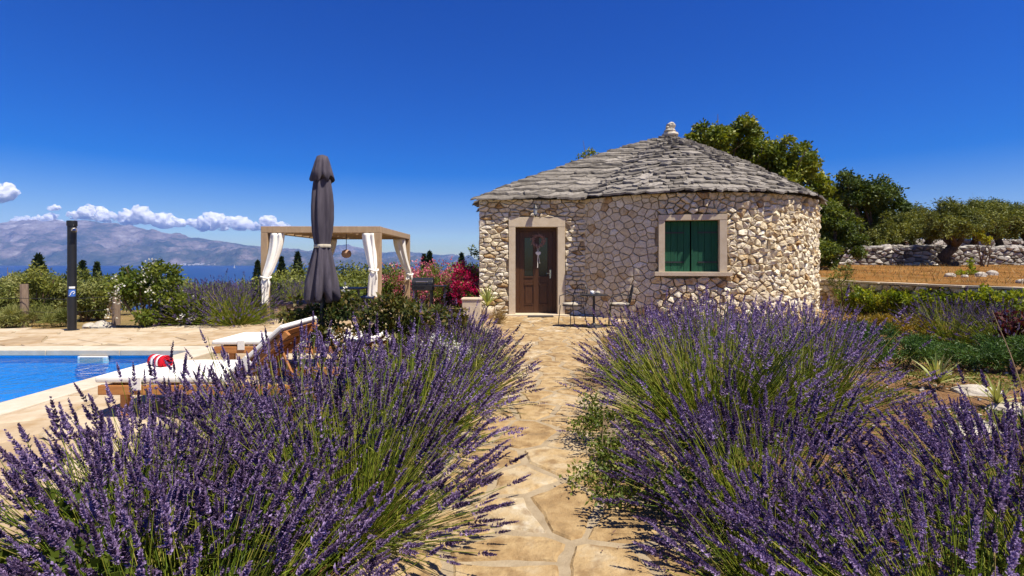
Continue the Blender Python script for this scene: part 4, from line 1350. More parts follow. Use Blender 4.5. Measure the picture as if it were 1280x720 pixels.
# dining table and chairs under the pergola
t = thing('dining_table', 'dark metal garden table half hidden behind the rose shrub', 'table', (at(436, 13.0), 13.0, 0.03))
part('table_top', MB().box((-0.42, -0.42, 0.70), (0.42, 0.42, 0.73)), M['dark_iron'], t, bevel=0.006)
for x in (-0.38, 0.34):
    for y in (-0.38, 0.34):
        part('leg', MB().box((x, y, 0), (x + 0.04, y + 0.04, 0.698)), M['dark_iron'], t)
for k, (px, yy, lab) in enumerate(((412, 12.7, 'dark metal chair with blue cushion right of the parasol skirt'), (462, 13.3, 'dark metal chair with blue cushion behind the middle curtain'))):
    c = thing('dining_chair', lab, 'chair', (at(px, yy), yy, 0.03), R(0 if k == 0 else 180), 'dark chairs under the pergola')
    for x in (-0.2, 0.18):
        for y in (-0.2, 0.18):
            part('leg', MB().box((x, y, 0), (x + 0.025, y + 0.025, 0.43)), M['dark_iron'], c)
    part('seat', MB().box((-0.21, -0.21, 0.432), (0.21, 0.21, 0.455)), M['dark_iron'], c)
    part('cushion', MB().box((-0.2, -0.2, 0.457), (0.2, 0.2, 0.51)), M['dark_cushion'], c, bevel=0.018)
    part('backrest', MB().tube([(-0.20, -0.2, 0.455), (-0.24, -0.2, 0.88), (-0.24, 0.2, 0.88), (-0.20, 0.2, 0.455)], 0.012, 6).tube([(-0.22, -0.07, 0.455), (-0.24, -0.07, 0.88)], 0.008, 5).tube([(-0.22, 0.07, 0.455), (-0.24, 0.07, 0.88)], 0.008, 5), M['dark_iron'], c)

# ------------------------------------------------------------------ barbecue
gy = 13.6
t = thing('barbecue', 'black barbecue on legs with side shelf beside the pergola post', 'barbecue', (at(529, gy), gy, 0.0))
part('firebox', MB().box((-0.27, -0.2, 0.66), (0.27, 0.2, 0.82)), M['black_metal'], t, bevel=0.02)
hb = MB()
hb.add([(x, 0.2 * math.cos(a), 0.823 + 0.17 * math.sin(a)) for x in (-0.27, 0.27) for a in np.linspace(0, math.pi, 10)],
       [tuple(range(10)), tuple(range(10, 20))[::-1]] + [(i, 10 + i, 11 + i, i + 1) for i in range(9)] + [(9, 19, 10, 0)])
part('lid', hb, M['black_metal'], t, bevel=0.006)
part('handle', MB().tube([(-0.15, -0.2, 0.88), (-0.15, -0.25, 0.9), (0.15, -0.25, 0.9), (0.15, -0.2, 0.88)], 0.010, 6), M['chrome'], t)
part('side_shelf', MB().box((0.275, -0.16, 0.76), (0.62, 0.16, 0.785)), M['black_metal'], t, bevel=0.005)
for x in (-0.24, 0.20):
    for y in (-0.17, 0.13):
        part('leg', MB().box((x, y, 0.0), (x + 0.04, y + 0.04, 0.658)), M['black_metal'], t)
part('leg', MB().box((0.56, -0.1, 0.0), (0.60, -0.06, 0.758)), M['black_metal'], t)
part('bottom_rack', MB().box((-0.25, -0.17, 0.22), (0.25, 0.17, 0.24)), M['black_metal'], t)

# ------------------------------------------------------------------ shower column
sy = 10.35
t = thing('shower_column', 'tall round black outdoor shower column beside the pool', 'shower', (at(90, sy), sy, 0.03), R(40))
part('column', MB().lathe([(0.076, 0.0), (0.076, 2.10), (0.07, 2.105)], 24), M['black_metal'], t, smooth=False)
part('cap', MB().lathe([(0.084, 2.107), (0.088, 2.115), (0.088, 2.20), (0.084, 2.212), (0.03, 2.218)], 24), M['black_metal'], t)
part('shower_head', MB().tube([(0.03, -0.08, 2.03), (0.035, -0.15, 2.02)], [0.03, 0.05], 12).tube([(0.035, -0.155, 2.045), (0.037, -0.185, 1.99)], [0.018, 0.042], 10), M['chrome'], t)
part('foot_flange', MB().lathe([(0.12, 0.0), (0.12, 0.012), (0.09, 0.016)], 20), M['black_metal'], t)


def curved_label(z0, z1, w, r_):
    b = MB(); vs = []; n = 8
    for i in range(n + 1):
        a = -math.pi / 2 + (i / n - 0.5) * w / r_
        for z in (z0, z1): vs.append((r_ * math.cos(a), r_ * math.sin(a), z))
    return b.add(vs, [(2 * i, 2 * i + 2, 2 * i + 3, 2 * i + 1) for i in range(n)])


part('nameplate', curved_label(0.845, 0.885, 0.10, 0.0775), M['white_plastic'], t)
st_ = part('sticker', curved_label(0.685, 0.825, 0.12, 0.0775), M['blue_sticker'], t)
lb = MB()
for pts_ in ([(-0.045, 0.70), (-0.02, 0.725), (-0.032, 0.735)], [(-0.03, 0.73), (0.0, 0.775), (0.03, 0.79)], [(0.03, 0.79), (0.045, 0.76), (0.02, 0.735)]):
    q = []
    for u, z in pts_:
        a = -math.pi / 2 + u / 0.0795
        q.append((0.0795 * math.cos(a), 0.0795 * math.sin(a), z))
    lb.tube(q, 0.007, 5)
part('emblem', lb, M['white_plastic'], st_)

# scallop-shaped shell lying on the deck
t = thing('scallop_shell', 'small fan-shaped striped shell lying on the deck by the lavender', 'shell', (at(68, 3.95), 3.98, 0.035))
b = MB(); vs = [(0, -0.07, 0.005)]; n = 21
for i in range(n):
    a = R(25) + R(130) * i / (n - 1)
    rr_ = 0.15 + 0.012 * math.cos(i * math.pi)
    vs.append((rr_ * math.cos(a), -0.07 + rr_ * math.sin(a), 0.05 + 0.012 * (i % 2) - 0.02 * abs(i - 10) / 10))
b.add(vs, [(0, i, i + 1) for i in range(1, n)])
o = part('fan', b, surf('shell', [(0.30, 0.22, 0.12), (0.62, 0.52, 0.36)], 0.6, 30), t)
o.modifiers.new('thick', 'SOLIDIFY').thickness = 0.006

# ------------------------------------------------------------------ fence posts on the left, with wires
for k, (px, yy, yt, lab) in enumerate(((30, 11.5, 355, 'weathered wooden fence post at the left edge before the olive hedge'), (145, 12.0, 363, 'weathered fence post beside the white-flowering shrub'))):
    t = thing('fence_post', lab, 'fence post', (at(px, yy), yy, ground_z(at(px, yy), yy)), 0, 'fence posts behind the pool')
    part('shaft', MB().tube([(0, 0, -0.1), (0.01, 0, 0.5), (0.0, 0, zat(yt, yy) + 0.06)], [0.085, 0.08, 0.075], 9), M['grey_wood'], t)
for k, z in enumerate((0.32, 0.62)):
    setp(part('fence_wire', MB().tube([(-14, 11.3, z), (at(30, 11.4), 11.40, z - 0.02), (at(90, 11.7), 11.62, z - 0.06), (at(145, 11.9), 11.88, z)], 0.006, 5), M['dark_iron'], None),
         ('lower' if k == 0 else 'upper') + ' dark wire strung between the fence posts', 'wire', 'fence wires')
# ------------------------------------------------------------------ plant tools
def unit(v):
    return v / np.maximum(1e-9, np.linalg.norm(v, axis=1, keepdims=True))


def leaf_geo(C, D, ln, wd, g, up=None):
    """one folded diamond per leaf: C base points, D directions"""
    n = len(C)
    D = unit(D)
    ref = unit(g.normal(size=(n, 3))) if up is None else up
    S = unit(np.cross(D, ref)); Nn = np.cross(S, D)
    ln = np.broadcast_to(ln, (n,))[:, None]; wd = np.broadcast_to(wd, (n,))[:, None]
    mid = C + D * ln * 0.45 + Nn * ln * 0.06
    V = np.stack([C, mid + S * wd * 0.5, C + D * ln, mid - S * wd * 0.5], 1).reshape(-1, 3)
    F = (np.arange(n)[:, None] * 4 + np.array([0, 1, 2, 3])[None]).astype(np.int32)
    return V, F


def cloud_pts(clumps, n, g, shell=0.55):
    """points through ellipsoid clumps, weighted to their outer shells; returns points, outward directions, height in clump"""
    cl = np.array(clumps, float)
    w = (cl[:, 3] * cl[:, 4] * cl[:, 5]) ** 0.67
    idx = g.choice(len(cl), n, p=w / w.sum())
    d = unit(g.normal(size=(n, 3)))
    r = shell + (1 - shell) * g.random(n) ** 0.7
    r *= 1 + 0.20 * g.normal(size=n)
    P = cl[idx, :3] + d * cl[idx, 3:6] * r[:, None]
    return P, d, idx


def sub_clumps(clumps, k, g, size=(0.22, 0.42)):
    """break big clumps into many leafy tufts with gaps between"""
    out = []
    for c in clumps:
        c = np.array(c, float)
        for _ in range(k):
            d = g.normal(size=3); d /= np.linalg.norm(d)
            r = g.uniform(0.45, 1.0)
            s = g.uniform(*size)
            out.append([*(c[:3] + d * c[3:6] * r), *(c[3:6] * s * g.uniform(0.8, 1.2, 3))])
    return out


def leaves_obj(P, d, idx, g, ln, wd, m, name, parent, droop=0.3, outward=0.6, local=False, ntone=None, limit_low=None):
    n = len(P)
    D = d * outward + g.normal(size=(n, 3)) * 0.8 + np.array([0, 0, -droop])
    L_ = ln * g.uniform(0.65, 1.3, n); W_ = wd * g.uniform(0.7, 1.25, n)
    if limit_low is not None:
        P = P.copy(); P[:, 2] = np.maximum(P[:, 2], limit_low + g.random(n) * 0.12)
    V, F = leaf_geo(P, D, L_, W_, g)
    ct = g.normal(0.5, 0.14, int(idx.max()) + 1)
    tn = np.clip(ct[idx] + g.normal(0, 0.17, n), 0, 1)
    return put(name, np_mesh(name, V, [F], np.repeat(tn, 4)), m, parent, local)


def limbs(b, base, tops, r0, g, fork=0.45):
    """trunk from base, limbs to each top"""
    base = np.array(base, float)
    tops = [np.array(t_, float) for t_ in tops]
    mean = np.mean(tops, 0)
    fk = base + (mean - base) * fork
    fk[:2] += g.normal(0, r0 * 0.8, 2)
    mid = (base + fk) / 2 + np.array([*g.normal(0, r0 * 0.6, 2), 0])
    b.tube([base + (0, 0, -0.15), base + (0, 0, 0.08), mid, fk], [r0 * 1.5, r0 * 1.2, r0 * 0.95, r0 * 0.85], 9)
    for t_ in tops:
        m1 = fk + (t_ - fk) * 0.35 + g.normal(0, 0.10, 3) * np.linalg.norm(t_ - fk) * 0.8
        m2 = fk + (t_ - fk) * 0.7 + g.normal(0, 0.08, 3) * np.linalg.norm(t_ - fk) * 0.8
        b.tube([fk, m1, m2, t_], [r0 * 0.62, r0 * 0.42, r0 * 0.26, r0 * 0.10], 6)
        for _ in range(2):
            e = t_ + g.normal(0, 0.28, 3) * np.linalg.norm(t_ - fk) * 0.6
            b.tube([m1 if _ else m2, (m2 + e) / 2 + g.normal(0, .05, 3), e], [r0 * 0.26, r0 * 0.16, r0 * 0.05], 5)


def tree(name, label, cat, base, clumps, nleaf, ln, wd, leafm, r0=0.12, tufts=9, group=None, seed=1, barkm='bark', droop=0.25, shell=0.3, fork=0.4, size=(0.22, 0.42)):
    g = np.random.default_rng(seed)
    t = thing(name, label, cat, base, 0, group)
    b = MB(); limbs(b, base, [c[:3] for c in clumps], r0, g, fork)
    part('trunk', b, M[barkm], t, local=False, smooth=True)
    tf = sub_clumps(clumps, tufts, g, size)
    P, d, idx = cloud_pts(tf, nleaf, g, shell)
    leaves_obj(P, d, idx, g, ln, wd, M[leafm], 'crown', t, droop)
    return t


def shrub(name, label, cat, base, clumps, nleaf, ln, wd, leafm, tufts=8, group=None, seed=1, flowers=None, barkm='twig_bark', nst=7, rst=0.012, droop=0.0, shell=0.3, size=(0.22, 0.42), outward=0.8):
    g = np.random.default_rng(seed)
    t = thing(name, label, cat, base, 0, group)
    b = MB()
    cl = np.array(clumps, float)
    for i in range(nst):
        c = cl[i % len(cl)]
        e = c[:3] + g.normal(0, 0.4, 3) * c[3:6]
        b0 = np.array(base) + np.array([*g.normal(0, 0.05, 2), -0.05])
        b.tube([b0, (b0 + e) / 2 + g.normal(0, 0.05, 3), e], [rst * 1.5, rst, rst * 0.4], 5)
    part('stem', b, M[barkm], t, local=False)
    tf = sub_clumps(clumps, tufts, g, size)
    P, d, idx = cloud_pts(tf, nleaf, g, shell)
    leaves_obj(P, d, idx, g, ln, wd, M[leafm], 'foliage', t, droop, outward, limit_low=base[2])
    if flowers:                          # (material, heads, petals per head, head radius, petal size, part of the clumps)
        fm, nh, npet, hr, ps = flowers[:5]
        P, d, idx = cloud_pts(clumps, nh, g, 0.92)
        keep = P[:, 2] > base[2] + 0.12
        P = P[keep]; nh = len(P)
        Q = np.repeat(P, npet, 0) + g.normal(size=(nh * npet, 3)) * hr * 0.55
        leaves_obj(Q, np.repeat(d[keep], npet, 0), np.repeat(np.arange(nh), npet), g, ps, ps * 0.8, M[fm], 'blossom', t, -0.2, 1.0)
    return t


# ------------------------------------------------------------------ lavender
def spike_geo(g, length, whorls, per, fl, rad=0.0075):
    V, F, T = [], [], []
    for w in range(whorls):
        s = w / (whorls - 1)
        if whorls > 6 and w == 1: s -= 0.03
        z = length * (0.0 if w == 0 else 0.14 + 0.86 * (s ** 0.95) - 0.14 * (1 - s) * 0) if w else 0.0
        z = min(z, length)
        k = (0.75 if w == 0 else 1.0 - 0.5 * s ** 2.2)
        a0 = g.uniform(0, 6.28)
        for j in range(per if w < whorls - 1 else max(3, per - 2)):
            a = a0 + 2 * math.pi * j / per + g.normal(0, 0.2)
            o = np.array([math.cos(a), math.sin(a), 0.0])
            tang = np.array([-math.sin(a), math.cos(a), 0.0])
            upv = np.array([0, 0, 1.0])
            dr = o * (0.75 + g.normal(0, .12)) + upv * (0.75 + 0.9 * s + g.normal(0, .15)); dr /= np.linalg.norm(dr)
            nrm = np.cross(tang, dr)
            l = fl * k * g.uniform(0.75, 1.3); wdt = l * 0.50
            p = o * rad * 0.15 * k + upv * (z + g.normal(0, .0025))
            b = len(V)
            mid = p + dr * l * 0.55
            V += [p, mid + tang * wdt * 0.5, mid - tang * wdt * 0.5, mid - nrm * wdt * 0.45, p + dr * l]
            F += [(b, b + 1, b + 3), (b, b + 3, b + 2), (b + 1, b + 4, b + 3), (b + 3, b + 4, b + 2)]
            tn = np.clip(g.normal(0.42, 0.15), 0, 1)
            if g.random() < 0.22: tn = g.uniform(0.75, 1.0)
            T += [tn * 0.8, tn, tn, tn, min(1, tn + 0.1)]
    return np.array(V, np.float32), np.array(F, np.int32), np.array(T, np.float32)


gs = np.random.default_rng(5)
SP = {'near': [spike_geo(gs, gs.uniform(0.085, 0.150), int(gs.integers(10, 14)), 8, 0.0168) for _ in range(8)],
      'mid': [spike_geo(gs, gs.uniform(0.085, 0.135), 7, 5, 0.022) for _ in range(6)],
      'far': [spike_geo(gs, gs.uniform(0.08, 0.11), 4, 4, 0.032) for _ in range(4)]}
SPM = []
for V, F, T in SP['near']:
    me = np_mesh('flower_spike', V, [F], T)
    me.materials.append(M['lavender_flower'])
    SPM.append(me)


def lavender(base, label, height, spread, nst, lod, seed, single=0, group='lavender bushes along the path', lean=(0, 0), name='lavender_bush', leafn=3800, parent_thing=None, matf='lavender_flower', flat_=0.0, bare=0.16, srange=(0.85, 1.25), thin=0.35):
    """stems fan out from a low leafy mound; each ends in a flower spike"""
    g = np.random.default_rng(seed)
    t = thing(name, label, 'lavender', base, 0, group)
    base = np.array(base, float)
    n = nst
    az = g.uniform(0, 2 * math.pi, n)
    pol = R(6) + R(74) * g.random(n) ** 0.72                    # nearly upright .. 80 degrees low
    r0 = spread * 0.22 * np.sqrt(g.random(n))
    p0 = base + np.stack([np.cos(az) * r0, np.sin(az) * r0, np.full(n, 0.02)], 1)
    d = np.stack([np.sin(pol) * np.cos(az), np.sin(pol) * np.sin(az), np.cos(pol)], 1)
    d = unit(d + g.normal(0, 0.10, (n, 3)) + np.array([lean[0], lean[1], 0]) * 0.5)
    hmix = np.sin(pol) ** 2
    Ln = (height * (1 - hmix) + spread * 1.0 * hmix) * g.uniform(0.78, 1.12, n)
    Ln = np.maximum(0.2, Ln - 0.08)
    bend = g.normal(0, 0.10, (n, 3)); bend[:, 2] += 0.10 * np.sin(pol) - 0.05 * hmix
    tt = np.array([0.0, 0.3, 0.65, 1.0])
    C = p0[:, None] + d[:, None] * (Ln[:, None, None] * tt[None, :, None]) + bend[:, None] * (Ln[:, None, None] * (tt ** 2)[None, :, None])
    C[:, :, 2] = np.maximum(C[:, :, 2], base[2] + 0.05)
    e = unit(C[:, 3] - C[:, 2])
    # stems
    m3 = 3 if lod != 'far' else 2
    a = unit(np.cross(e, g.normal(size=(n, 3)))); b_ = np.cross(e, a)
    rad = (0.0018 if lod == 'near' else 0.0028 if lod == 'mid' else 0.004)
    rr_ = rad * np.array([1.5, 1.25, 1.0, 0.8])
    rings = []
    for k in range(3):
        an = 2 * math.pi * k / 3
        rings.append(C + (a * math.cos(an) + b_ * math.sin(an))[:, None] * rr_[None, :, None])
    V = np.stack(rings, 2).reshape(-1, 3)             # n,4,3
    q = []
    for s in range(3):
        for k in range(3):
            q.append([s * 3 + k, s * 3 + (k + 1) % 3, (s + 1) * 3 + (k + 1) % 3, (s + 1) * 3 + k])
    F = (np.arange(n)[:, None, None] * 12 + np.array(q)[None]).reshape(-1, 4)
    tn = np.clip(g.normal(0.42, 0.2, n) + 0.35 * (g.random(n) < 0.08), 0, 1)
    put('stems', np_mesh('stems', V, [F], np.repeat(tn, 12)), M['lavender_stem'], t)
    # spikes
    keep = g.random(n) > bare + np.clip(-np.sin(az) * np.sin(pol), 0, 1) * thin
    ids = np.nonzero(keep)[0]
    dist = np.linalg.norm(C[ids, 3] - np.array([0, 0, EYE]), axis=1)
    order = ids[np.argsort(dist)]
    if single:                            # those facing the lens and not cut off behind it
        vis = [i for i in order if C[i, 3, 1] > 0.55]
        sel = set(int(i) for i in vis[:single * 2:2]) if len(vis) > single * 2 else set(int(i) for i in vis[:single])
    else:
        sel = set()
    roll = g.uniform(0, 6.28, n)
    sc = g.uniform(srange[0] * 0.8, srange[1], n)
    VV, FF, TT, off = [], [], [], 0
    for i in ids:
        i = int(i)
        z = Vector(e[i]); x = Vector(a[i]); y = z.cross(x).normalized(); x = y.cross(z)
        cr, sr_ = math.cos(roll[i]), math.sin(roll[i])
        x, y = x * cr + y * sr_, y * cr - x * sr_
        if i in sel:
            o = bpy.data.objects.new('flower_spike', SPM[i % len(SPM)])
            COL.objects.link(o)
            o.parent = t
            s = sc[i]
            o.matrix_basis = Matrix(((x.x * s, y.x * s, z.x * s, C[i, 3, 0] - base[0]), (x.y * s, y.y * s, z.y * s, C[i, 3, 1] - base[1]), (x.z * s, y.z * s, z.z * s, C[i, 3, 2] - base[2]), (0, 0, 0, 1)))
        else:
            var = SP[lod][i % len(SP[lod])]
            Rm = np.array([x, y, z], np.float32) * sc[i]
            VV.append(var[0] @ Rm + C[i, 3].astype(np.float32)); FF.append(var[1] + off)
            TT.append(np.clip(var[2] + (g.random() - 0.5) * 0.45, 0, 1)); off += len(var[0])
    if VV:
        o = put('flower_spikes' if single else 'flowers', np_mesh('flower_spikes', np.concatenate(VV), [np.concatenate(FF)], np.concatenate(TT)), M[matf], t)
        setp(o, kind='stuff')
    # leafy mound and leaves low on the stems
    if leafn:
        i = g.integers(0, n, leafn)
        s = g.random(leafn) ** 1.3 * 0.62
        P = p0[i] + d[i] * (Ln[i] * s)[:, None] + g.normal(0, 0.02, (leafn, 3))
        P[:, 2] = np.maximum(P[:, 2], base[2] + 0.02)
        k = 1.0 if lod == 'near' else 1.5 if lod == 'mid' else 2.2
        V, F = leaf_geo(P, d[i] + g.normal(0, 0.45, (leafn, 3)), 0.055 * k * g.uniform(0.6, 1.3, leafn), 0.0055 * k, g)
        put('foliage', np_mesh('foliage', V, [F], np.repeat(np.clip(g.normal(0.42, 0.2, leafn), 0, 1), 4)), M['lavender_stem'], t)
    return t


G0 = -0.05
# left of the path, near to far
lavender((-1.12, 1.75, G0), 'lavender bush at the bottom edge, nearest on the left of the path', 0.62, 0.62, 580, 'near', 101, 190)
lavender((-1.60, 2.25, G0), 'big lavender bush in the lower left corner', 0.68, 0.74, 820, 'near', 102, 220)
lavender((-0.86, 2.60, G0), 'lavender bush spilling over the left path edge in the foreground', 0.86, 0.70, 800, 'near', 103, 220)
lavender((-1.98, 2.95, G0), 'lavender bush in front of the lounger foot, left of the tall one', 0.70, 0.58, 420, 'near', 125, 100)
lavender((-1.42, 3.25, G0), 'tall lavender bush in front of the raised lounger back', 0.90, 0.72, 640, 'near', 104, 160)
lavender((-0.80, 3.85, G0), 'lavender bush left of the path before the rose shrub', 0.86, 0.70, 620, 'mid', 105)
lavender((-0.58, 5.10, G0), 'lavender bush leaning over the path in front of the stone planter', 0.72, 0.76, 560, 'mid', 106)
lavender((-0.72, 6.50, G0), 'lavender bush left of the path, halfway to the door', 0.66, 0.72, 440, 'mid', 107)
lavender((-0.85, 8.10, G0), 'lavender bush beside the stone planter near the house corner', 0.62, 0.62, 340, 'mid', 108)
lavender((-1.55, 7.60, G0), 'lavender bush behind the rose shrub, below the barbecue', 0.82, 0.75, 380, 'mid', 109)
# right of the path
lavender((1.58, 1.75, G0), 'lavender bush at the bottom edge, nearest on the right of the path', 0.62, 0.70, 620, 'near', 111, 200)
lavender((1.12, 2.12, G0), 'small lavender bush at the bottom edge, right beside the path', 0.46, 0.46, 330, 'near', 126, 110)
lavender((2.35, 2.15, G0), 'lavender bush in the lower right corner', 0.70, 0.76, 720, 'near', 112, 220)
lavender((1.32, 2.75, G0), 'lavender bush overhanging the right path edge in the foreground', 0.62, 0.66, 620, 'near', 113, 180, lean=(-0.2, 0))
lavender((2.75, 2.90, G0), 'lavender bush at the right edge before the yuccas', 0.52, 0.55, 380, 'near', 114, 120)
lavender((1.62, 4.15, G0), 'large green-centred lavender bush right of the path', 0.98, 0.92, 900, 'mid', 115, bare=0.35)
lavender((2.55, 4.55, G0), 'wide lavender bush below the green shutters', 0.92, 0.85, 640, 'mid', 116)
lavender((1.62, 5.75, G0), 'lavender bush on the right path edge below the bistro table', 0.84, 0.78, 640, 'mid', 117)
lavender((2.45, 6.10, G0), 'lavender bush under the window, before the house wall', 0.90, 0.85, 640, 'mid', 118)
lavender((3.40, 6.30, G0), 'lavender bush before the right half of the round wall', 0.78, 0.75, 520, 'mid', 119)
lavender((2.15, 7.50, G0), 'farthest lavender bush on the right of the path, beside the chair', 0.72, 0.62, 360, 'mid', 120)
lavender((3.10, 7.90, G0), 'lavender bush close to the round wall under the shutters', 0.80, 0.80, 460, 'mid', 121)
lavender((4.35, 7.60, G0), 'lavender bush at the right foot of the round wall', 0.72, 0.70, 400, 'mid', 122)
# right garden
for k, (px, yy, h, s, lab) in enumerate(((1190, 9.0, 0.75, 0.8, 'pale lavender bush below the hedge, left one of two'), (1262, 8.4, 0.72, 0.75, 'pale lavender bush below the hedge at the right edge'))):
    lavender((at(px, yy), yy, G0), lab, h, s, 420, 'mid', 130 + k, group='lavender bushes below the hedge', matf='far_lavender')
# lavender hedge behind the pool
LH = ['greyish lavender bush touching the right side of the white-flowering shrub', 'greyish lavender bush in the middle of the hedge behind the pool', 'greyish lavender bush nearest the front left pergola post', 'greyish lavender bush in front, halfway between white shrub and pergola', 'greyish lavender bush at the back of the hedge behind the pool',
      'greyish lavender bush seen through the pergola, left one', 'greyish lavender bush seen through the pergola close to the parasol']
for k, (px, yy) in enumerate(((252, 11.6), (285, 12.3), (312, 12.9), (296, 11.4), (262, 12.8), (365, 17.5), (385, 17.0))):
    lavender((at(px, yy), yy, ground_z(at(px, yy), yy)), LH[k], 0.92, 0.85, 520, 'far', 140 + k,
             group='lavender hedge behind the pool' if k < 5 else 'lavender behind the pergola', matf='far_lavender', leafn=400, bare=0.0, thin=0.0)

# ------------------------------------------------------------------ shrubs near the pergola and house
shrub('rose_shrub', 'leafy rose shrub with white blooms in front of the parasol base', 'shrub', (at(455, 5.9), 5.9, G0),
      [(at(440, 5.9), 5.9, 0.72, 0.45, 0.4, 0.32), (at(400, 5.9), 5.8, 0.72, 0.35, 0.3, 0.26), (at(500, 6.0), 6.0, 0.78, 0.42, 0.4, 0.28), (at(470, 5.8), 5.8, 0.40, 0.55, 0.4, 0.36), (at(372, 5.9), 5.9, 0.86, 0.22, 0.25, 0.16), (at(430, 5.9), 6.0, 0.95, 0.20, 0.2, 0.14)],
      5200, 0.060, 0.036, 'rose_leaf', 9, None, 201, ('white_petal', 8, 10, 0.045, 0.05), nst=16)
shrub('rose_shrub', 'rose shrub with reddish young leaves right of the parasol', 'shrub', (at(545, 7.0), 7.0, G0),
      [(at(540, 7.0), 7.0, 0.60, 0.4, 0.4, 0.30), (at(560, 6.8), 6.8, 0.72, 0.3, 0.3, 0.22), (at(515, 7.0), 7.1, 0.62, 0.3, 0.3, 0.26)], 2400, 0.06, 0.035, 'rose_leaf', 9, None, 202, nst=10)
for k, (px, yy, z, lab) in enumerate(((549, 4.7, 0.62, 'white yarrow in bloom among the lavender, left of the path'), (582, 5.4, 0.42, 'small white-flowering yarrow at the left path edge'))):
    shrub('yarrow', lab, 'flower', (at(px, yy), yy, G0), [(at(px, yy), yy, z, 0.14, 0.14, 0.10)], 260, 0.05, 0.010, 'bush_leaf', 5, 'white yarrow clumps', 210 + k,
          ('white_petal', 26, 22, 0.032, 0.016), nst=14, rst=0.003, barkm='lavender_stem')
shrub('leafy_plant', 'broad-leaved green plant under the lavender in the lower left corner', 'plant', (-2.05, 1.95, G0), [(-2.0, 1.95, 0.27, 0.36, 0.3, 0.24), (-1.55, 1.6, 0.24, 0.3, 0.25, 0.22)], 1300, 0.070, 0.030, 'bush_leaf', 6, None, 215, nst=10, rst=0.005)
shrub('creeping_plant', 'sprawling yellow-green plant over the right path edge', 'plant', (0.72, 3.2, 0.02), [(0.62, 3.1, 0.12, 0.30, 0.42, 0.12), (0.72, 3.7, 0.2, 0.28, 0.45, 0.18), (0.9, 2.8, 0.2, 0.3, 0.3, 0.16)], 4600, 0.030, 0.017, 'bush_leaf', 14, None, 216, nst=24, rst=0.003)
# oleanders and bougainvillea
shrub('oleander', 'rounded oleander bush covered in pink blossom behind the barbecue', 'shrub', (at(542, 16.5), 16.5, -0.1),
      [(at(545, 16.5), 16.5, 0.70, 0.95, 0.7, 0.75), (at(520, 16.8), 16.8, 0.55, 0.7, 0.6, 0.6), (at(558, 16.3), 16.2, 0.45, 0.5, 0.5, 0.5)], 3800, 0.12, 0.03, 'bush_leaf', 9, 'pink oleanders', 220, ('pink_petal', 420, 9, 0.06, 0.055), nst=12)
shrub('oleander', 'pink oleander between the middle and the rear pergola post', 'shrub', (at(492, 16.9), 16.9, -0.1),
      [(at(492, 16.9), 16.9, 0.55, 0.55, 0.5, 0.68), (at(482, 17.0), 17.0, 0.4, 0.4, 0.4, 0.5), (at(503, 16.8), 16.8, 0.35, 0.4, 0.4, 0.45)], 2400, 0.12, 0.03, 'bush_leaf', 9, 'pink oleanders', 221, ('pink_petal', 240, 9, 0.06, 0.055), nst=10)
shrub('oleander', 'pale pink oleander touching the left corner of the house', 'shrub', (at(589, 13.9), 13.9, -0.08),
      [(at(591, 13.9), 13.9, 0.85, 0.24, 0.3, 0.35), (at(580, 14.0), 14.0, 0.55, 0.3, 0.3, 0.35)], 1100, 0.11, 0.028, 'bush_leaf', 8, 'pink oleanders', 222, ('pink_petal', 130, 9, 0.05, 0.05), nst=8)
shrub('bougainvillea', 'magenta bougainvillea in full bloom left of the house', 'shrub', (at(582, 13.6), 13.6, -0.08),
      [(at(578, 13.6), 13.6, 0.95, 0.22, 0.25, 0.36), (at(584, 13.6), 13.5, 0.62, 0.32, 0.3, 0.36), (at(574, 13.6), 13.7, 1.22, 0.14, 0.14, 0.14)], 500, 0.07, 0.045, 'dark_leaf', 8, None, 223, ('magenta_petal', 230, 9, 0.055, 0.055), nst=8)

# stone planter and yuccas
def yucca(base, label, n, ln, seed, group='yuccas', up=0.75, m='yucca_leaf'):
    g = random.Random(seed)
    t = thing('yucca', label, 'yucca', base, 0, group)
    metas = []
    for v in range(3):
        b = MB(); vs, fs = [], []
        k = 6
        for i in range(k + 1):
            s = i / k
            w = 0.055 * ln * (0.7 + 1.3 * s - 2.0 * s * s) + 0.001 if s < 1 else 0.0008
            z = -0.10 * (v + 0.4) * s * s * ln
            vs += [(s * ln, -w, z + w * 0.3), (s * ln, 0, z), (s * ln, w, z + w * 0.3)]
        for i in range(k):
            fs += [(3 * i, 3 * i + 1, 3 * i + 4, 3 * i + 3), (3 * i + 1, 3 * i + 2, 3 * i + 5, 3 * i + 4)]
        b.tone = 0.35 + 0.25 * v
        b.add(vs, fs)
        me = b.mesh('leaf'); me.materials.append(M[m]); metas.append(me)
    for i in range(n):
        o = bpy.data.objects.new('leaf', metas[i % 3])
        COL.objects.link(o); o.parent = t
        el = R(8) + R(78) * ((i + 0.5) / n) ** up
        o.rotation_euler = (g.uniform(-.2, .2), -el, i * 2.39996 + g.uniform(-.2, .2))
        s = g.uniform(0.8, 1.1)
        o.scale = (s, s, s)
        o.location = (0, 0, 0.02)
    return t


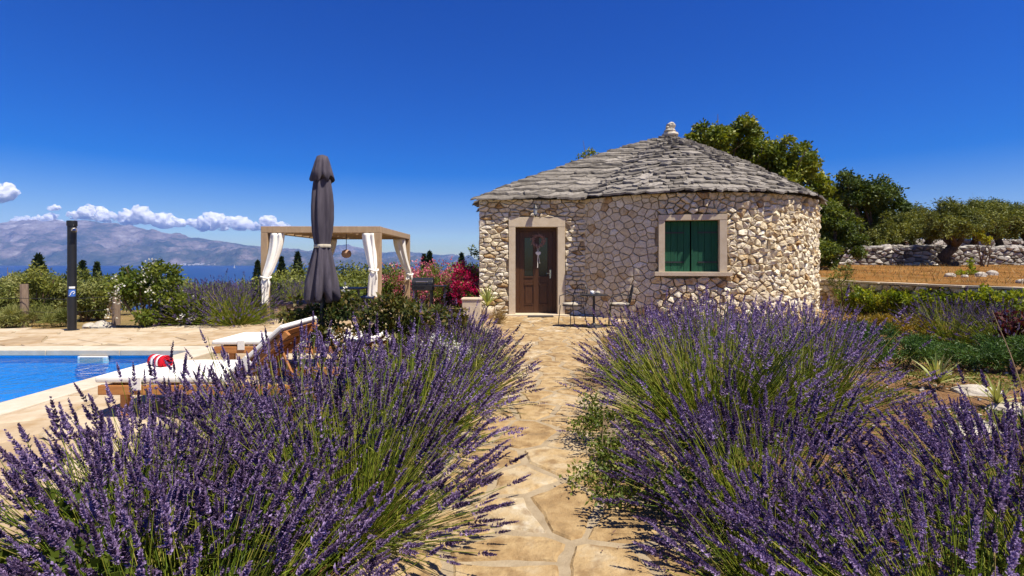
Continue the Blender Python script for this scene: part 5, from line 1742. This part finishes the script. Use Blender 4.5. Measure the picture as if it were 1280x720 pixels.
yucca((at(1173, 5.75), 5.75, 0.02), 'spiky variegated yucca on the reddish soil, left of two', 30, 0.34, 1, up=0.7)
yucca((at(1247, 5.0), 5.0, 0.0), 'small yellow-green yucca at the right edge, nearer of two', 24, 0.27, 2, up=0.8)
yucca((at(609, 12.6), 12.6, 0.30), 'pale green yucca in front of the left house corner', 20, 0.55, 3, up=0.55)
t = thing('stone_planter', 'square pale stone planter in front of the left house corner', 'planter', (at(591, 12.3), 12.3, 0.0))
part('box', MB().box((-0.24, -0.2, 0.0), (0.2, 0.2, 0.50)), M['cut_stone'], t, bevel=0.015)
part('rim', MB().box((-0.26, -0.22, 0.502), (0.22, 0.22, 0.55)), M['cut_stone'], t, bevel=0.012)
t = thing('clay_pot', 'low round pot holding the yucca by the house corner', 'pot', (at(609, 12.6), 12.6, 0.0))
part('bowl', MB().lathe([(0.13, 0.0), (0.19, 0.15), (0.21, 0.29), (0.19, 0.30), (0.17, 0.27)], 18), M['cut_stone'], t, smooth=True)
shrub('grass_tuft', 'dry blond grass tuft at the foot of the entrance wall', 'grass', (at(622, 11.6), 11.6, 0.0), [(at(622, 11.6), 11.6, 0.16, 0.2, 0.2, 0.16)], 500, 0.16, 0.008, 'dry_stem', 5, None, 226, nst=8, rst=0.004, droop=-0.6, barkm='dry_stem')

# ------------------------------------------------------------------ left background shrubs
shrub('white_flowering_shrub', 'big green shrub with white flower heads behind the pool', 'shrub', (at(185, 11.2), 11.2, -0.06),
      [(at(185, 11.2), 11.2, 0.55, 0.8, 0.6, 0.55), (at(165, 11.2), 11.2, 0.95, 0.45, 0.4, 0.35), (at(203, 11.2), 11.2, 0.95, 0.40, 0.4, 0.35), (at(188, 11.2), 11.3, 1.25, 0.25, 0.25, 0.28), (at(222, 11.0), 11.2, 0.35, 0.5, 0.5, 0.4), (at(217, 11.2), 11.3, 1.28, 0.14, 0.14, 0.10), (at(148, 11.2), 11.2, 1.05, 0.22, 0.2, 0.12)],
      6500, 0.095, 0.05, 'bush_leaf', 9, None, 230, ('white_petal', 40, 16, 0.10, 0.05), nst=16, rst=0.02)
spots = [(4, 12.6, 0.95), (28, 12.9, 1.05), (52, 12.4, 1.35), (75, 12.8, 0.95), (105, 12.6, 1.0), (125, 12.9, 0.92), (40, 14.4, 1.1), (12, 15.0, 1.1), (88, 14.6, 1.2), (140, 14.2, 1.0)]
ordn = ['leftmost', 'second', 'third', 'fourth', 'fifth', 'sixth']
for k, (px, yy, h) in enumerate(spots):
    X = at(px, yy); z0 = ground_z(X, yy)
    lab = 'silvery olive bush of the front hedge row, %s from the left edge' % ordn[k] if k < 6 else 'silvery olive bush in the second hedge row, %s from the left' % {7: 'first', 6: 'second', 8: 'third', 9: 'fourth'}[k]
    shrub('olive_bush', lab, 'bush', (X, yy, z0), [(X, yy, h * 0.45, 0.55, 0.5, h * 0.42), (X + 0.22, yy, h * 0.68, 0.38, 0.35, h * 0.32), (X - 0.22, yy + 0.1, h * 0.76, 0.34, 0.35, h * 0.30)], 2600, 0.085, 0.028, 'silver_leaf' if k % 3 != 2 else 'olive_leaf', 9,
          'olive hedge behind the pool', 240 + k, nst=9, rst=0.015)
for k, (px, yy) in enumerate(((18, 11.5), (45, 11.6), (68, 11.5), (8, 11.3))):
    X = at(px, yy)
    shrub('grass_tuft', 'pale grass tuft at the hedge foot behind the pool, ' + ['left of the fence post', 'right of the fence post', 'just left of the shower column', 'at the left edge'][k], 'grass', (X, yy, -0.08), [(X, yy, 0.14, 0.34, 0.22, 0.18)], 900, 0.20, 0.012, 'silver_leaf', 6, 'dry grass at the hedge', 255 + k, nst=8, rst=0.004, droop=-0.7, barkm='dry_stem')


def rock(name, label, c, r, seed, sq=(1, 1, 0.6), group=None, m='pale_rock'):
    b = rock_mb((0, 0, r * sq[2] * 0.55), r, seed, sq, 10, 7)
    o = put(name, b.mesh(name), M[m])
    o.location = c
    return setp(o, label, 'rock', group)


rock('rock', 'pale rock by the fence post beside the white-flowering shrub', (at(128, 11.0), 11.0, -0.06), 0.22, 3)
rock('rock', 'small grey rock left of the white-flowering shrub', (at(112, 11.2), 11.2, -0.06), 0.15, 4)


def cypress(base, h, r, label, seed, n=1500, group='cypresses below the garden'):
    g = np.random.default_rng(seed)
    t = thing('cypress', label, 'tree', base, 0, group)
    x, y, z = base
    part('trunk', MB().tube([(x, y, z - 0.3), (x, y, z + h * 0.9)], [r * 0.25, r * 0.05], 6), M['bark'], t, local=False)
    s = g.random(n) ** 0.8
    prof = np.interp(s, [0, 0.08, 0.3, 0.7, 1.0], [0.5, 0.9, 1.0, 0.6, 0.05])
    a = g.uniform(0, 6.28, n)
    lump = 1 + 0.25 * np.sin(a * 3 + s * 14) * np.cos(s * 9 + a)
    rr_ = r * prof * lump * (0.6 + 0.45 * g.random(n))
    P = np.stack([x + rr_ * np.cos(a), y + rr_ * np.sin(a), z + 0.2 + s * h], 1)
    d = np.stack([np.cos(a), np.sin(a), np.full(n, 1.3)], 1)
    leaves_obj(P, unit(d), (s * 20).astype(int), g, h * 0.055, h * 0.028, M['cypress_leaf'], 'crown', t, -0.4, 1.2)


for k, (px, yy, yt, lab) in enumerate(((48, 34, 323, 'dark pointed cypress above the olive hedge on the far left'), (103, 30, 332, 'broad dark cypress just right of the shower column'), (121, 34, 333, 'slim dark cypress second right of the shower column'),
                                       (88, 38, 338, 'small dark cypress behind the shower column'), (322, 45, 330, 'dark cypress behind the front left pergola post'), (352, 50, 325, 'slim cypress seen through the pergola, left one'),
                                       (372, 52, 319, 'slim cypress seen through the pergola beside the parasol'), (530, 60, 321, 'left of the dark cypress pair on the horizon by the barbecue'), (537, 58, 318, 'right of the dark cypress pair on the horizon by the barbecue'),
                                       (577, 62, 320, 'small dark cypress on the horizon near the house'))):
    X = at(px, yy); z0 = ground_z(X, yy)
    top = zat(yt, yy)
    h = top - z0
    cypress((X, yy, z0), h, h * (0.20 if k in (1, 0) else 0.13), lab, 300 + k)

# groves on the slope beyond the garden: each tree its own, tops at the level seen
def bushy(base, top, rx, label, seed, m, group, n=1500, cat='tree', name='olive_tree', leaf=(0.20, 0.085)):
    x, y, z = base
    h = top - z
    tree(name, label, cat, base, [(x, y, z + h * 0.62, rx, rx, h * 0.36), (x - rx * 0.5, y, z + h * 0.5, rx * 0.7, rx * 0.7, h * 0.30), (x + rx * 0.5, y, z + h * 0.52, rx * 0.7, rx * 0.7, h * 0.32)], n, leaf[0], leaf[1], m, r0=0.09, tufts=8, group=group, seed=seed)


rg = random.Random(8)
k = 0
for px, yy, yt in [(0, 26, 350), (25, 24, 346), (70, 27, 350), (128, 24, 352), (148, 28, 350), (182, 30, 348), (214, 26, 347), (232, 32, 345), (250, 27, 347), (262, 24, 350), (278, 30, 347), (300, 27, 348), (318, 33, 346)]:
    X = at(px, yy)
    bushy((X, yy, ground_z(X, yy)), zat(yt, yy), 1.35, 'green scrub tree on the slope between the garden and the sea', 330 + k, ['bush_leaf', 'olive_leaf', 'silver_leaf'][k % 3], 'scrub on the slope', 1100, leaf=(0.17, 0.08))
    k += 1
for row, (yy, yts, step, sz) in enumerate(((20, (352, 360), 22, 1.0), (27, (340, 350), 19, 1.4), (38, (329, 337), 16, 1.9), (54, (323, 331), 13, 2.4))):
    px = 335 + row * 5
    while px < 640:
        y_ = yy + rg.uniform(-3, 3)
        X = at(px, y_)
        if not (row == 0 and px < 420):
            bushy((X, y_, ground_z(X, y_)), zat(rg.uniform(*yts), y_), sz * rg.uniform(0.8, 1.2), ['olive tree in the grove just behind the pergola', 'olive tree in the second row of the grove beyond the pergola', 'olive tree in the third row of the grove', 'olive tree in the farthest row of the grove on the horizon'][row],
                  400 + k, ['olive_leaf', 'bush_leaf', 'olive_leaf', 'silver_leaf'][(k * 7) % 4] if row < 2 else 'olive_leaf', 'olive grove, row %d' % (row + 1), 900, leaf=(0.16 + 0.05 * row, 0.07 + 0.025 * row))
        px += step * rg.uniform(0.75, 1.3)
        k += 1
X = at(597, 18.5)
bushy((X, 18.5, ground_z(X, 18.5)), zat(307, 18.5), 0.8, 'leafy tree showing at the left corner of the house', 390, 'bush_leaf', None, 1500, name='tree', leaf=(0.11, 0.06))

# ------------------------------------------------------------------ the big trees behind the house
def clump_px(items, Y):
    """(px, py, r px, [dy]) -> ellipsoids at depth Y"""
    return [(at(a, Y + (e[0] if e else 0)), Y + (e[0] if e else 0), zat(c, Y), r_ / 640 * Y, r_ / 640 * Y, r_ / 640 * Y * 0.9) for a, c, r_, *e in items]


Y = 23.0
tree('walnut_tree', 'tall yellow-green broadleaf tree rising behind the roof', 'tree', (at(950, Y), Y, 0.2),
     clump_px([(880, 168, 18), (920, 168, 26), (935, 190, 30, 1), (900, 185, 22, -.5), (965, 195, 26), (995, 200, 22), (1005, 222, 22, -.6), (975, 225, 26, .5), (1020, 235, 18), (985, 250, 28, -1), (1025, 262, 22), (1022, 290, 24, -1), (870, 182, 14), (1015, 315, 24, 0)], Y),
     42000, 0.16, 0.095, 'oak_leaf', r0=0.20, tufts=17, seed=501, size=(0.22, 0.44))
Y = 27.0
tree('evergreen_oak', 'dark green rounded oak right of the tall tree behind the house', 'tree', (at(1080, Y), Y, 1.0),
     clump_px([(1065, 235, 22), (1090, 240, 24), (1045, 240, 16, 1), (1110, 255, 20), (1075, 262, 24, 1)], Y), 15000, 0.16, 0.10, 'dark_leaf', r0=0.2, tufts=16, seed=502, size=(0.28, 0.5))
Y = 21.0
tree('shrubby_tree', 'small tree leaning against the right side of the round wall', 'tree', (at(1038, Y), Y, 0.55),
     clump_px([(1042, 290, 20), (1060, 305, 18), (1035, 318, 20, -.5), (1048, 270, 14), (1055, 278, 16, .7)], Y), 12000, 0.13, 0.06, 'bush_leaf', r0=0.10, tufts=14, seed=503, size=(0.26, 0.5))
X_ = at(734, 21)
tree('tree', 'small leafy treetop peeking over the left roof slope', 'tree', (X_, 21, 0.0), [(X_, 21, zat(194, 21), 0.42, 0.4, 0.32), (X_ - 0.5, 21.3, zat(215, 21), 0.5, 0.5, 0.5)], 900, 0.11, 0.065, 'oak_leaf', r0=0.12, seed=504)

# ------------------------------------------------------------------ right garden: terraces and walls
RW = [(9.75, 16.3), (9.9, 14.2), (10.35, 12.2), (11.3, 10.2), (12.6, 8.4), (14.5, 6.8)]       # line of the low retaining wall
T1 = 0.86


def off_line(line, d):
    out = []
    for i, p in enumerate(line):
        a = line[max(0, i - 1)]; c = line[min(len(line) - 1, i + 1)]
        t_ = Vector((c[0] - a[0], c[1] - a[1])).normalized()
        out.append((p[0] - t_.y * d, p[1] + t_.x * d))     # left of travel
    return out


DW = [(9.0, 24.2), (12.0, 24.6), (16.0, 25.0), (20.5, 25.2), (25.5, 25.6), (33.0, 26.2)]      # dry stone wall


def terr1(X, Y):
    return T1 - 0.02 + 0.028 * max(0, Y - 10) * sstep(8, 24, Y) + 0.05 * fbm(X * 0.4, Y * 0.4, 4)


b = MB()
inner = off_line(RW, 0.12)
def lerp_line(line, t):
    f = t * (len(line) - 1); i = min(len(line) - 2, int(f)); s = f - i
    return (line[i][0] + (line[i + 1][0] - line[i][0]) * s, line[i][1] + (line[i + 1][1] - line[i][1]) * s)
nu, nv = 44, 26
far_line = [(8.6, 24.4), (14, 24.9), (20, 25.3), (27, 25.8), (34, 22), (38, 12)]
vs = []
for j in range(nv + 1):
    for i in range(nu + 1):
        a = lerp_line(inner, i / nu); c = lerp_line(far_line, i / nu)
        s = j / nv
        x, y = a[0] + (c[0] - a[0]) * s, a[1] + (c[1] - a[1]) * s
        vs.append((x, y, terr1(x, y)))
b.add(vs, [(j * (nu + 1) + i, j * (nu + 1) + i + 1, (j + 1) * (nu + 1) + i + 1, (j + 1) * (nu + 1) + i) for j in range(nv) for i in range(nu)])
setp(part('terrace', b, M['dry_grass'], None, smooth=True), kind='structure')
b = MB()
vs = []
def terr2(X, Y): return 2.10 + 0.03 * (Y - 25) + 0.06 * fbm(X * 0.3, Y * 0.3, 4)
uln = [(8.5, 24.75), (14, 25.2), (20, 25.6), (27, 26.1), (34, 26.7)]
for j in range(nv + 1):
    for i in range(nu + 1):
        a = lerp_line(uln, i / nu)
        x = a[0] + (i / nu) * 50 * j / nv; y = a[1] + 45 * (j / nv) ** 1.5
        vs.append((x, y, terr2(x, y)))
b.add(vs, [(j * (nu + 1) + i, j * (nu + 1) + i + 1, (j + 1) * (nu + 1) + i + 1, (j + 1) * (nu + 1) + i) for j in range(nv) for i in range(nu)])
setp(part('upper_terrace', b, M['dry_grass'], None, smooth=True), kind='structure')

# garden bed on the right: reddish soil
b = MB()
b.add([(x, y, -0.035 + 0.03 * fbm(x * 0.8, y * 0.8, 4)) for y in np.linspace(0.6, 16.0, 40) for x in np.linspace(1.0, 10.6, 30)], [(j * 30 + i, j * 30 + i + 1, (j + 1) * 30 + i + 1, (j + 1) * 30 + i) for j in range(39) for i in range(29)])
setp(part('garden_soil', b, M['soil'], None, smooth=True), kind='structure')
b = MB()
b.add([(x, y, -0.035 + 0.03 * fbm(x * 0.8, y * 0.8, 4)) for y in np.linspace(0.6, 12.4, 30) for x in np.linspace(-2.1, -0.6, 8)], [(j * 8 + i, j * 8 + i + 1, (j + 1) * 8 + i + 1, (j + 1) * 8 + i) for j in range(29) for i in range(7)])
setp(part('lavender_bed', b, M['soil'], None, smooth=True), kind='structure')


def wall_along(name, label, cat, line, z0f, h, depth, su, sv, m, seed, capm=None, limit=300, rough=0.6, sub=None):
    """a free wall along a line, faced with single stones towards the camera side (right of travel)"""
    r = random.Random(seed)
    pts3 = [Vector((p[0], p[1])) for p in line]
    seg = [0.0]
    for a, c in zip(pts3, pts3[1:]): seg.append(seg[-1] + (c - a).length)

    def pos(u):
        u = min(max(u, 0), seg[-1] - 1e-4)
        i = max(k for k in range(len(seg) - 1) if seg[k] <= u)
        s = (u - seg[i]) / (seg[i + 1] - seg[i])
        p = pts3[i].lerp(pts3[i + 1], s)
        d = (pts3[i + 1] - pts3[i]).normalized()
        return p, Vector((d.y, -d.x))
    t = thing(name, label, cat, (line[len(line) // 2][0], line[len(line) // 2][1], z0f(*line[len(line) // 2])))
    core = MB()
    n = 30
    vs = []
    for i in range(n + 1):
        p, nn = pos(seg[-1] * i / n)
        z0 = z0f(p.x, p.y)
        a = p - nn * depth; f = p - nn * 0.01
        vs += [(f.x, f.y, z0 - 0.3), (f.x, f.y, z0 + h * 0.93), (a.x, a.y, z0 + h * 0.93), (a.x, a.y, z0 - 0.3)]
    fs = [(4 * i + k, 4 * i + 4 + k, 4 * i + 4 + (k + 1) % 4, 4 * i + (k + 1) % 4) for i in range(n) for k in range(4)] + [(3, 2, 1, 0), (4 * n, 4 * n + 1, 4 * n + 2, 4 * n + 3)]
    core.add(vs, fs)
    part('core', core, M['stone_core'] if capm is None else M['wall_mortar'], t, local=False)
    box = (0, 0, seg[-1], h)
    k = sv / su
    pts = jitter_grid((0, 0, seg[-1] * k, h), sv, sv, 0.44, seed)
    geos = []
    for poly in voronoi(pts, (0, 0, seg[-1] * k, h)):
        poly = [(u / k, v) for u, v in poly]
        if len(poly) < 3: continue
        A, c = area_c(poly)

        def f(u, v, d):
            p, nn = pos(u)
            q = p + nn * d
            top = 0.10 * (mnoise.noise(Vector((u * 0.9, seed, 0))) + 0.4 * mnoise.noise(Vector((u * 3, seed, 4)))) * (v / h) if capm is None else 0
            return (q.x, q.y, z0f(q.x, q.y) + v + top)
        dd = r.uniform(0.04, 0.13) if capm is None else r.uniform(0.03, 0.06)
        p, nn = pos(c[0])
        geos.append((A / max(3, p.y), piece_geo(poly, f, 0.014, dd, 0.05, 0.03, r, rough, back=-0.12, sub=sub), min(1, max(0, r.gauss(0.5, 0.27)))))
    pieces('stone', geos, m, t, 'small_stones', limit=limit)
    # stones or slabs along the top
    u = 0.0
    while u < seg[-1] - 0.1:
        w = r.uniform(0.22, 0.5) if capm is None else r.uniform(0.7, 1.1)
        w = min(w, seg[-1] - u)
        p, nn = pos(u + w / 2)
        z0 = z0f(p.x, p.y)
        a = math.atan2(nn.x, -nn.y)
        mm = Matrix.Translation((p.x, p.y, z0 + h)) @ Matrix.Rotation(a, 4, 'Z')
        if capm is None:
            wob = 0.10 * mnoise.noise(Vector((u * 0.9, seed, 0)))
            rb_ = rock_mb((0, 0, 0), 1, r.uniform(0, 50), (w * 0.55, depth * 0.5, r.uniform(0.08, 0.14)), 8, 5, 0.3)
            rb_.v = [tuple(mm @ (Vector(q) + Vector((0, depth * 0.42, wob)))) for q in rb_.v]
            rb_.t = [min(1, max(0, r.gauss(0.6, 0.2)))] * len(rb_.v)
            part('capstone', rb_, m, t, local=False)
        else:
            part('capstone', MB().box((-w / 2 + 0.004, -0.05, 0.002), (w / 2 - 0.004, depth + 0.03, 0.055), mm), capm, t, local=False, bevel=0.008)
        u += w
    return t


wall_along('retaining_wall', 'low mortared stone wall with flat capstones behind the hedge', 'wall', RW, lambda x, y: -0.1, T1 + 0.05, 0.24, 0.30, 0.16, M['wall_stone'], 41, M['cut_stone'], limit=200, rough=0.3)
wall_along('dry_stone_wall', 'rough grey dry-stone wall below the olive trees', 'wall', DW, lambda x, y: terr1(x, min(y, 24.5)) - 0.05, 0.95, 0.5, 0.36, 0.20, M['grey_stone'], 42, None, limit=280)
wall_along('dry_stone_wall', 'far dry-stone wall behind the olive trunks at the right edge', 'wall', [(24, 35.5), (30, 35.8), (37, 36.2), (46, 37)], lambda x, y: terr2(x, y) - 0.1, 0.62, 0.5, 0.55, 0.3, M['grey_stone'], 43, None, limit=60)

# olive trees above the wall
ol = [(1115, 27.5, 262, 34, 'olive_leaf', 'olive tree right of the dark oak'), (1165, 29.0, 262, 32, 'olive_leaf', 'olive tree above the left half of the dry-stone wall'),
      (1190, 24.1, 256, 34, 'olive_leaf', 'nearest olive tree with a dark trunk before the dry-stone wall'), (1215, 31.0, 254, 30, 'olive_leaf', 'olive tree standing behind the yellow sapling'),
      (1250, 27.5, 258, 32, 'olive_leaf', 'olive tree near the right edge above the wall'), (1285, 29.0, 256, 30, 'olive_leaf', 'olive tree cut by the right edge'), (1140, 33.0, 268, 26, 'dark_leaf', 'darker tree in the gap behind the first olives'),
      (1098, 27.0, 284, 24, 'olive_leaf', 'low olive tree in front of the dark oak'), (1330, 27.5, 262, 30, 'olive_leaf', 'olive tree just beyond the right edge'), (1235, 36.0, 252, 26, 'dark_leaf', 'far dark treetop at the skyline on the right'),
      (1075, 31, 272, 26, 'olive_leaf', 'olive tree behind the dark oak'), (1128, 30.0, 258, 34, 'olive_leaf', 'tall olive tree filling the gap right of the dark oak')]
for k, (px, yy, yt, rpx, lm, lab) in enumerate(ol):
    zb = terr2(at(px, yy), yy) if yy > 25.3 else terr1(at(px, yy), yy)
    r_ = rpx
    yt -= 9
    mid = yt + r_ * 0.72
    tree('olive_tree', lab, 'tree', (at(px, yy), yy, zb - 0.05),
         clump_px([(px, mid, r_ * 0.75), (px - r_ * 0.75, mid + r_ * 0.12, r_ * 0.6, .5), (px + r_ * 0.75, mid + r_ * 0.1, r_ * 0.6, -.5), (px - r_ * 0.4, mid + r_ * 0.28, r_ * 0.55, -1.0), (px + r_ * 0.4, mid + r_ * 0.3, r_ * 0.5, -.8)], yy),
         9000, 0.14, 0.048, lm, r0=0.17 if k != 2 else 0.26, tufts=13, group='olive trees above the dry-stone wall', seed=520 + k, fork=0.45, size=(0.24, 0.46))
# back row that closes the skyline
for k in range(14):
    px = 1030 + k * 23; yy = 46 + (k % 3) * 5
    zb = terr2(at(px, yy), yy)
    bushy((at(px, yy), yy, zb), zat(262 + (k * 37 % 9), yy), 2.6, 'tree of the dark wood closing the skyline behind the olives', 560 + k, 'dark_leaf' if k % 2 else 'olive_leaf', 'wood behind the olives', 1500, name='tree', leaf=(0.30, 0.14))

shrub('sapling', 'bright yellow-green sapling before the dry-stone wall', 'sapling', (at(1228, 23.2), 23.2, terr1(at(1228, 23.2), 23.2)), [(at(1222, 23.2), 23.2, zat(292, 23.2), 0.32, 0.3, 0.30), (at(1231, 23.2), 23.2, zat(299, 23.2), 0.30, 0.3, 0.2)], 420, 0.12, 0.075, 'yellow_leaf', 6, None, 580, nst=6, rst=0.02)
yy = 17.5
shrub('small_bush', 'small bright green bush with an upright shoot on the dry terrace', 'bush', (at(1212, yy), yy, terr1(at(1212, yy), yy)), [(at(1203, yy), yy, zat(348, yy), 0.38, 0.35, 0.16), (at(1214, yy), yy, zat(337, yy), 0.14, 0.14, 0.34)], 700, 0.09, 0.05, 'bright_leaf', 7, None, 581, nst=8)
for k, (px, yy, r_, lab) in enumerate(((1188, 16.0, 0.30, 'flat pale rock on the terrace, left of the small bush'), (1226, 16.3, 0.34, 'pale rock on the terrace below the yellow sapling'), (1240, 17.0, 0.36, 'large pale rock on the terrace near the right edge'), (1278, 13.5, 0.28, 'brown rock at the right edge of the terrace'), (1206, 15.6, 0.2, 'small pale rock on the terrace before the bush'))):
    rock('rock', lab, (at(px, yy), yy, terr1(at(px, yy), yy) - 0.03), r_, 60 + k, (0.5, 0.45, 0.34), 'rocks on the terrace')

# dry stalks scattered over the terraces
g = np.random.default_rng(77)
n = 5500
X = g.uniform(10, 32, n); Yy = g.uniform(9, 24.0, n)
P = []
for x, y in zip(X, Yy):
    if y < 24 and x > np.interp(-y, [-16.3, -14.2, -12.2, -10.2, -8.4], [9.75, 9.9, 10.35, 11.3, 12.6]) + 0.3: P.append((x, y, terr1(x, y)))
P = np.array(P); n = len(P)
V, F = leaf_geo(P, g.normal(0, 0.5, (n, 3)) + np.array([0, 0, 1.0]), 0.17 * g.uniform(0.4, 1.6, n), 0.014, g)
setp(put('dry_grass', np_mesh('dry_grass', V, [F], np.repeat(g.random(n), 4)), M['dry_stem']), 'sparse dry stalks over the orange terrace', 'grass', kind='stuff')

# hedge in front of the retaining wall: single bushes
for k in range(11):
    s = k / 10
    px = 1062 + s * 235
    yy = 14.3 - s * 4.3
    X = at(px, yy)
    zt = zat(360 + (k * 29 % 7) - 2, yy)
    o3 = ['leftmost', 'second', 'third', 'fourth', 'fifth', 'sixth', 'seventh', 'eighth', 'ninth', 'tenth', 'last'][k]
    shrub('hedge_bush', 'glossy bright green bush before the low wall, %s of the hedge from the left' % o3, 'bush', (X, yy, G0), [(X, yy, zt * 0.45, 0.36, 0.34, zt * 0.42), (X + 0.1, yy - 0.05, zt * 0.75, 0.26, 0.25, zt * 0.28), (X - 0.16, yy, zt * 0.62, 0.24, 0.24, zt * 0.3)], 950, 0.085, 0.05, 'bright_leaf', 9, 'hedge before the low wall', 600 + k, nst=9, rst=0.012)
X = at(1052, 12.6)
tree('young_olive', 'slender young olive tree at the right end of the house wall', 'tree', (X, 12.6, G0), [(X, 12.6, zat(345, 12.6), 0.30, 0.3, 0.26), (X + 0.05, 12.6, zat(333, 12.6), 0.16, 0.16, 0.16), (X - 0.16, 12.6, zat(358, 12.6), 0.18, 0.2, 0.16), (X + 0.2, 12.5, zat(356, 12.6), 0.15, 0.2, 0.14)], 900, 0.07, 0.020, 'olive_leaf', r0=0.022, seed=620, tufts=8, fork=0.35)
for k, (px, yy, h, w, lm, lab, n, ln, wd) in enumerate((
        (1085, 9.6, 0.52, 0.62, 'gold_leaf', 'golden-brown cushion shrub right of the house, left half', 3200, 0.06, 0.018), (1138, 9.2, 0.46, 0.62, 'gold_leaf', 'golden-brown cushion shrub in front of the hedge, right half', 3200, 0.06, 0.018),
        (1065, 7.4, 0.62, 0.75, 'rosemary_leaf', 'dark green rosemary mound right of the lavender', 6800, 0.060, 0.010), (1125, 6.9, 0.50, 0.75, 'rosemary_leaf', 'dark green rosemary with drooping shoots above the yucca', 6400, 0.060, 0.010),
        (1205, 6.9, 0.33, 0.80, 'rosemary_leaf', 'low green rosemary mound behind the right yucca', 5600, 0.060, 0.010), (1262, 6.7, 0.50, 0.60, 'rosemary_leaf', 'green rosemary mound at the right edge', 5200, 0.060, 0.010),
        (1275, 8.0, 0.75, 0.25, 'red_leaf', 'dark red-leaved plant at the right edge', 500, 0.09, 0.05))):
    X = at(px, yy)
    shrub('rosemary' if lm == 'rosemary_leaf' else 'cushion_shrub' if lm == 'gold_leaf' else 'red_leaved_plant', lab, 'shrub', (X, yy, G0), [(X, yy, h * 0.5, w * 0.7, w * 0.6, h * 0.5), (X + w * 0.4, yy, h * 0.42, w * 0.5, w * 0.5, h * 0.42), (X - w * 0.4, yy + 0.1, h * 0.45, w * 0.5, w * 0.5, h * 0.45)],
          n, ln, wd, lm, 12, 'shrubs of the right garden bed', 630 + k, nst=12, rst=0.008, droop=-0.15, outward=1.1, size=(0.2, 0.36))
for k, (px, yy, r_, lab) in enumerate(((1223, 5.6, 0.20, 'flat grey stone between the two yuccas'), (1232, 4.35, 0.19, 'flat white stone in front of the right yucca'), (1196, 4.3, 0.15, 'small flat stone left of the white one'), (1270, 4.9, 0.2, 'flat pale stone at the right edge by the yucca'), (1093, 9.2, 0.2, 'pale stone at the foot of the golden shrub'), (1160, 8.2, 0.24, 'ochre stone between rosemary and pale lavender'))):
    rock('stone', lab, (at(px, yy), yy, -0.04), r_, 80 + k, (1.3, 0.9, 0.28), 'stones in the garden bed')
shrub('ground_cover', 'low yellow-green weeds on the soil by the right yucca', 'plant', (3.6, 4.2, -0.03), [(at(1215, 4.5), 4.5, 0.03, 0.5, 0.3, 0.07), (at(1260, 4.4), 4.3, 0.03, 0.4, 0.3, 0.07), (at(1120, 5.2), 5.2, 0.02, 0.35, 0.3, 0.06), (at(1140, 6.0), 6.0, 0.03, 0.6, 0.3, 0.09), (at(1235, 5.9), 5.9, 0.03, 0.7, 0.3, 0.09), (at(1050, 5.4), 5.4, 0.03, 0.4, 0.5, 0.09)], 4200, 0.035, 0.014, 'bush_leaf', 14, None, 650, nst=6, rst=0.003)
setp(part('garden_stake', MB().tube([(at(1240, 5.6), 5.6, zat(388, 5.6)), (at(1262, 5.2), 5.2, zat(440, 5.2)), (at(1276, 4.9), 4.9, zat(480, 4.9)), (at(1280, 4.7), 4.7, -0.05)], [0.004, 0.005, 0.006, 0.007], 6), M['twig_bark'], None), 'thin bent bare stick standing at the right edge', 'stick')
# pebbles and clods on the soil
g = np.random.default_rng(3)
b = MB()
for i in range(420):
    x, y = g.uniform(2.6, 6.5), g.uniform(3.6, 8.5)
    s = g.uniform(0.008, 0.03)
    b.tone = float(g.random())
    rb_ = rock_mb((x, y, -0.02), s, float(g.uniform(0, 90)), (1, 1, 0.7), 5, 3)
    b.add(rb_.v, rb_.f)
setp(part('pebbles', b, M['pale_rock'], None), kind='stuff')
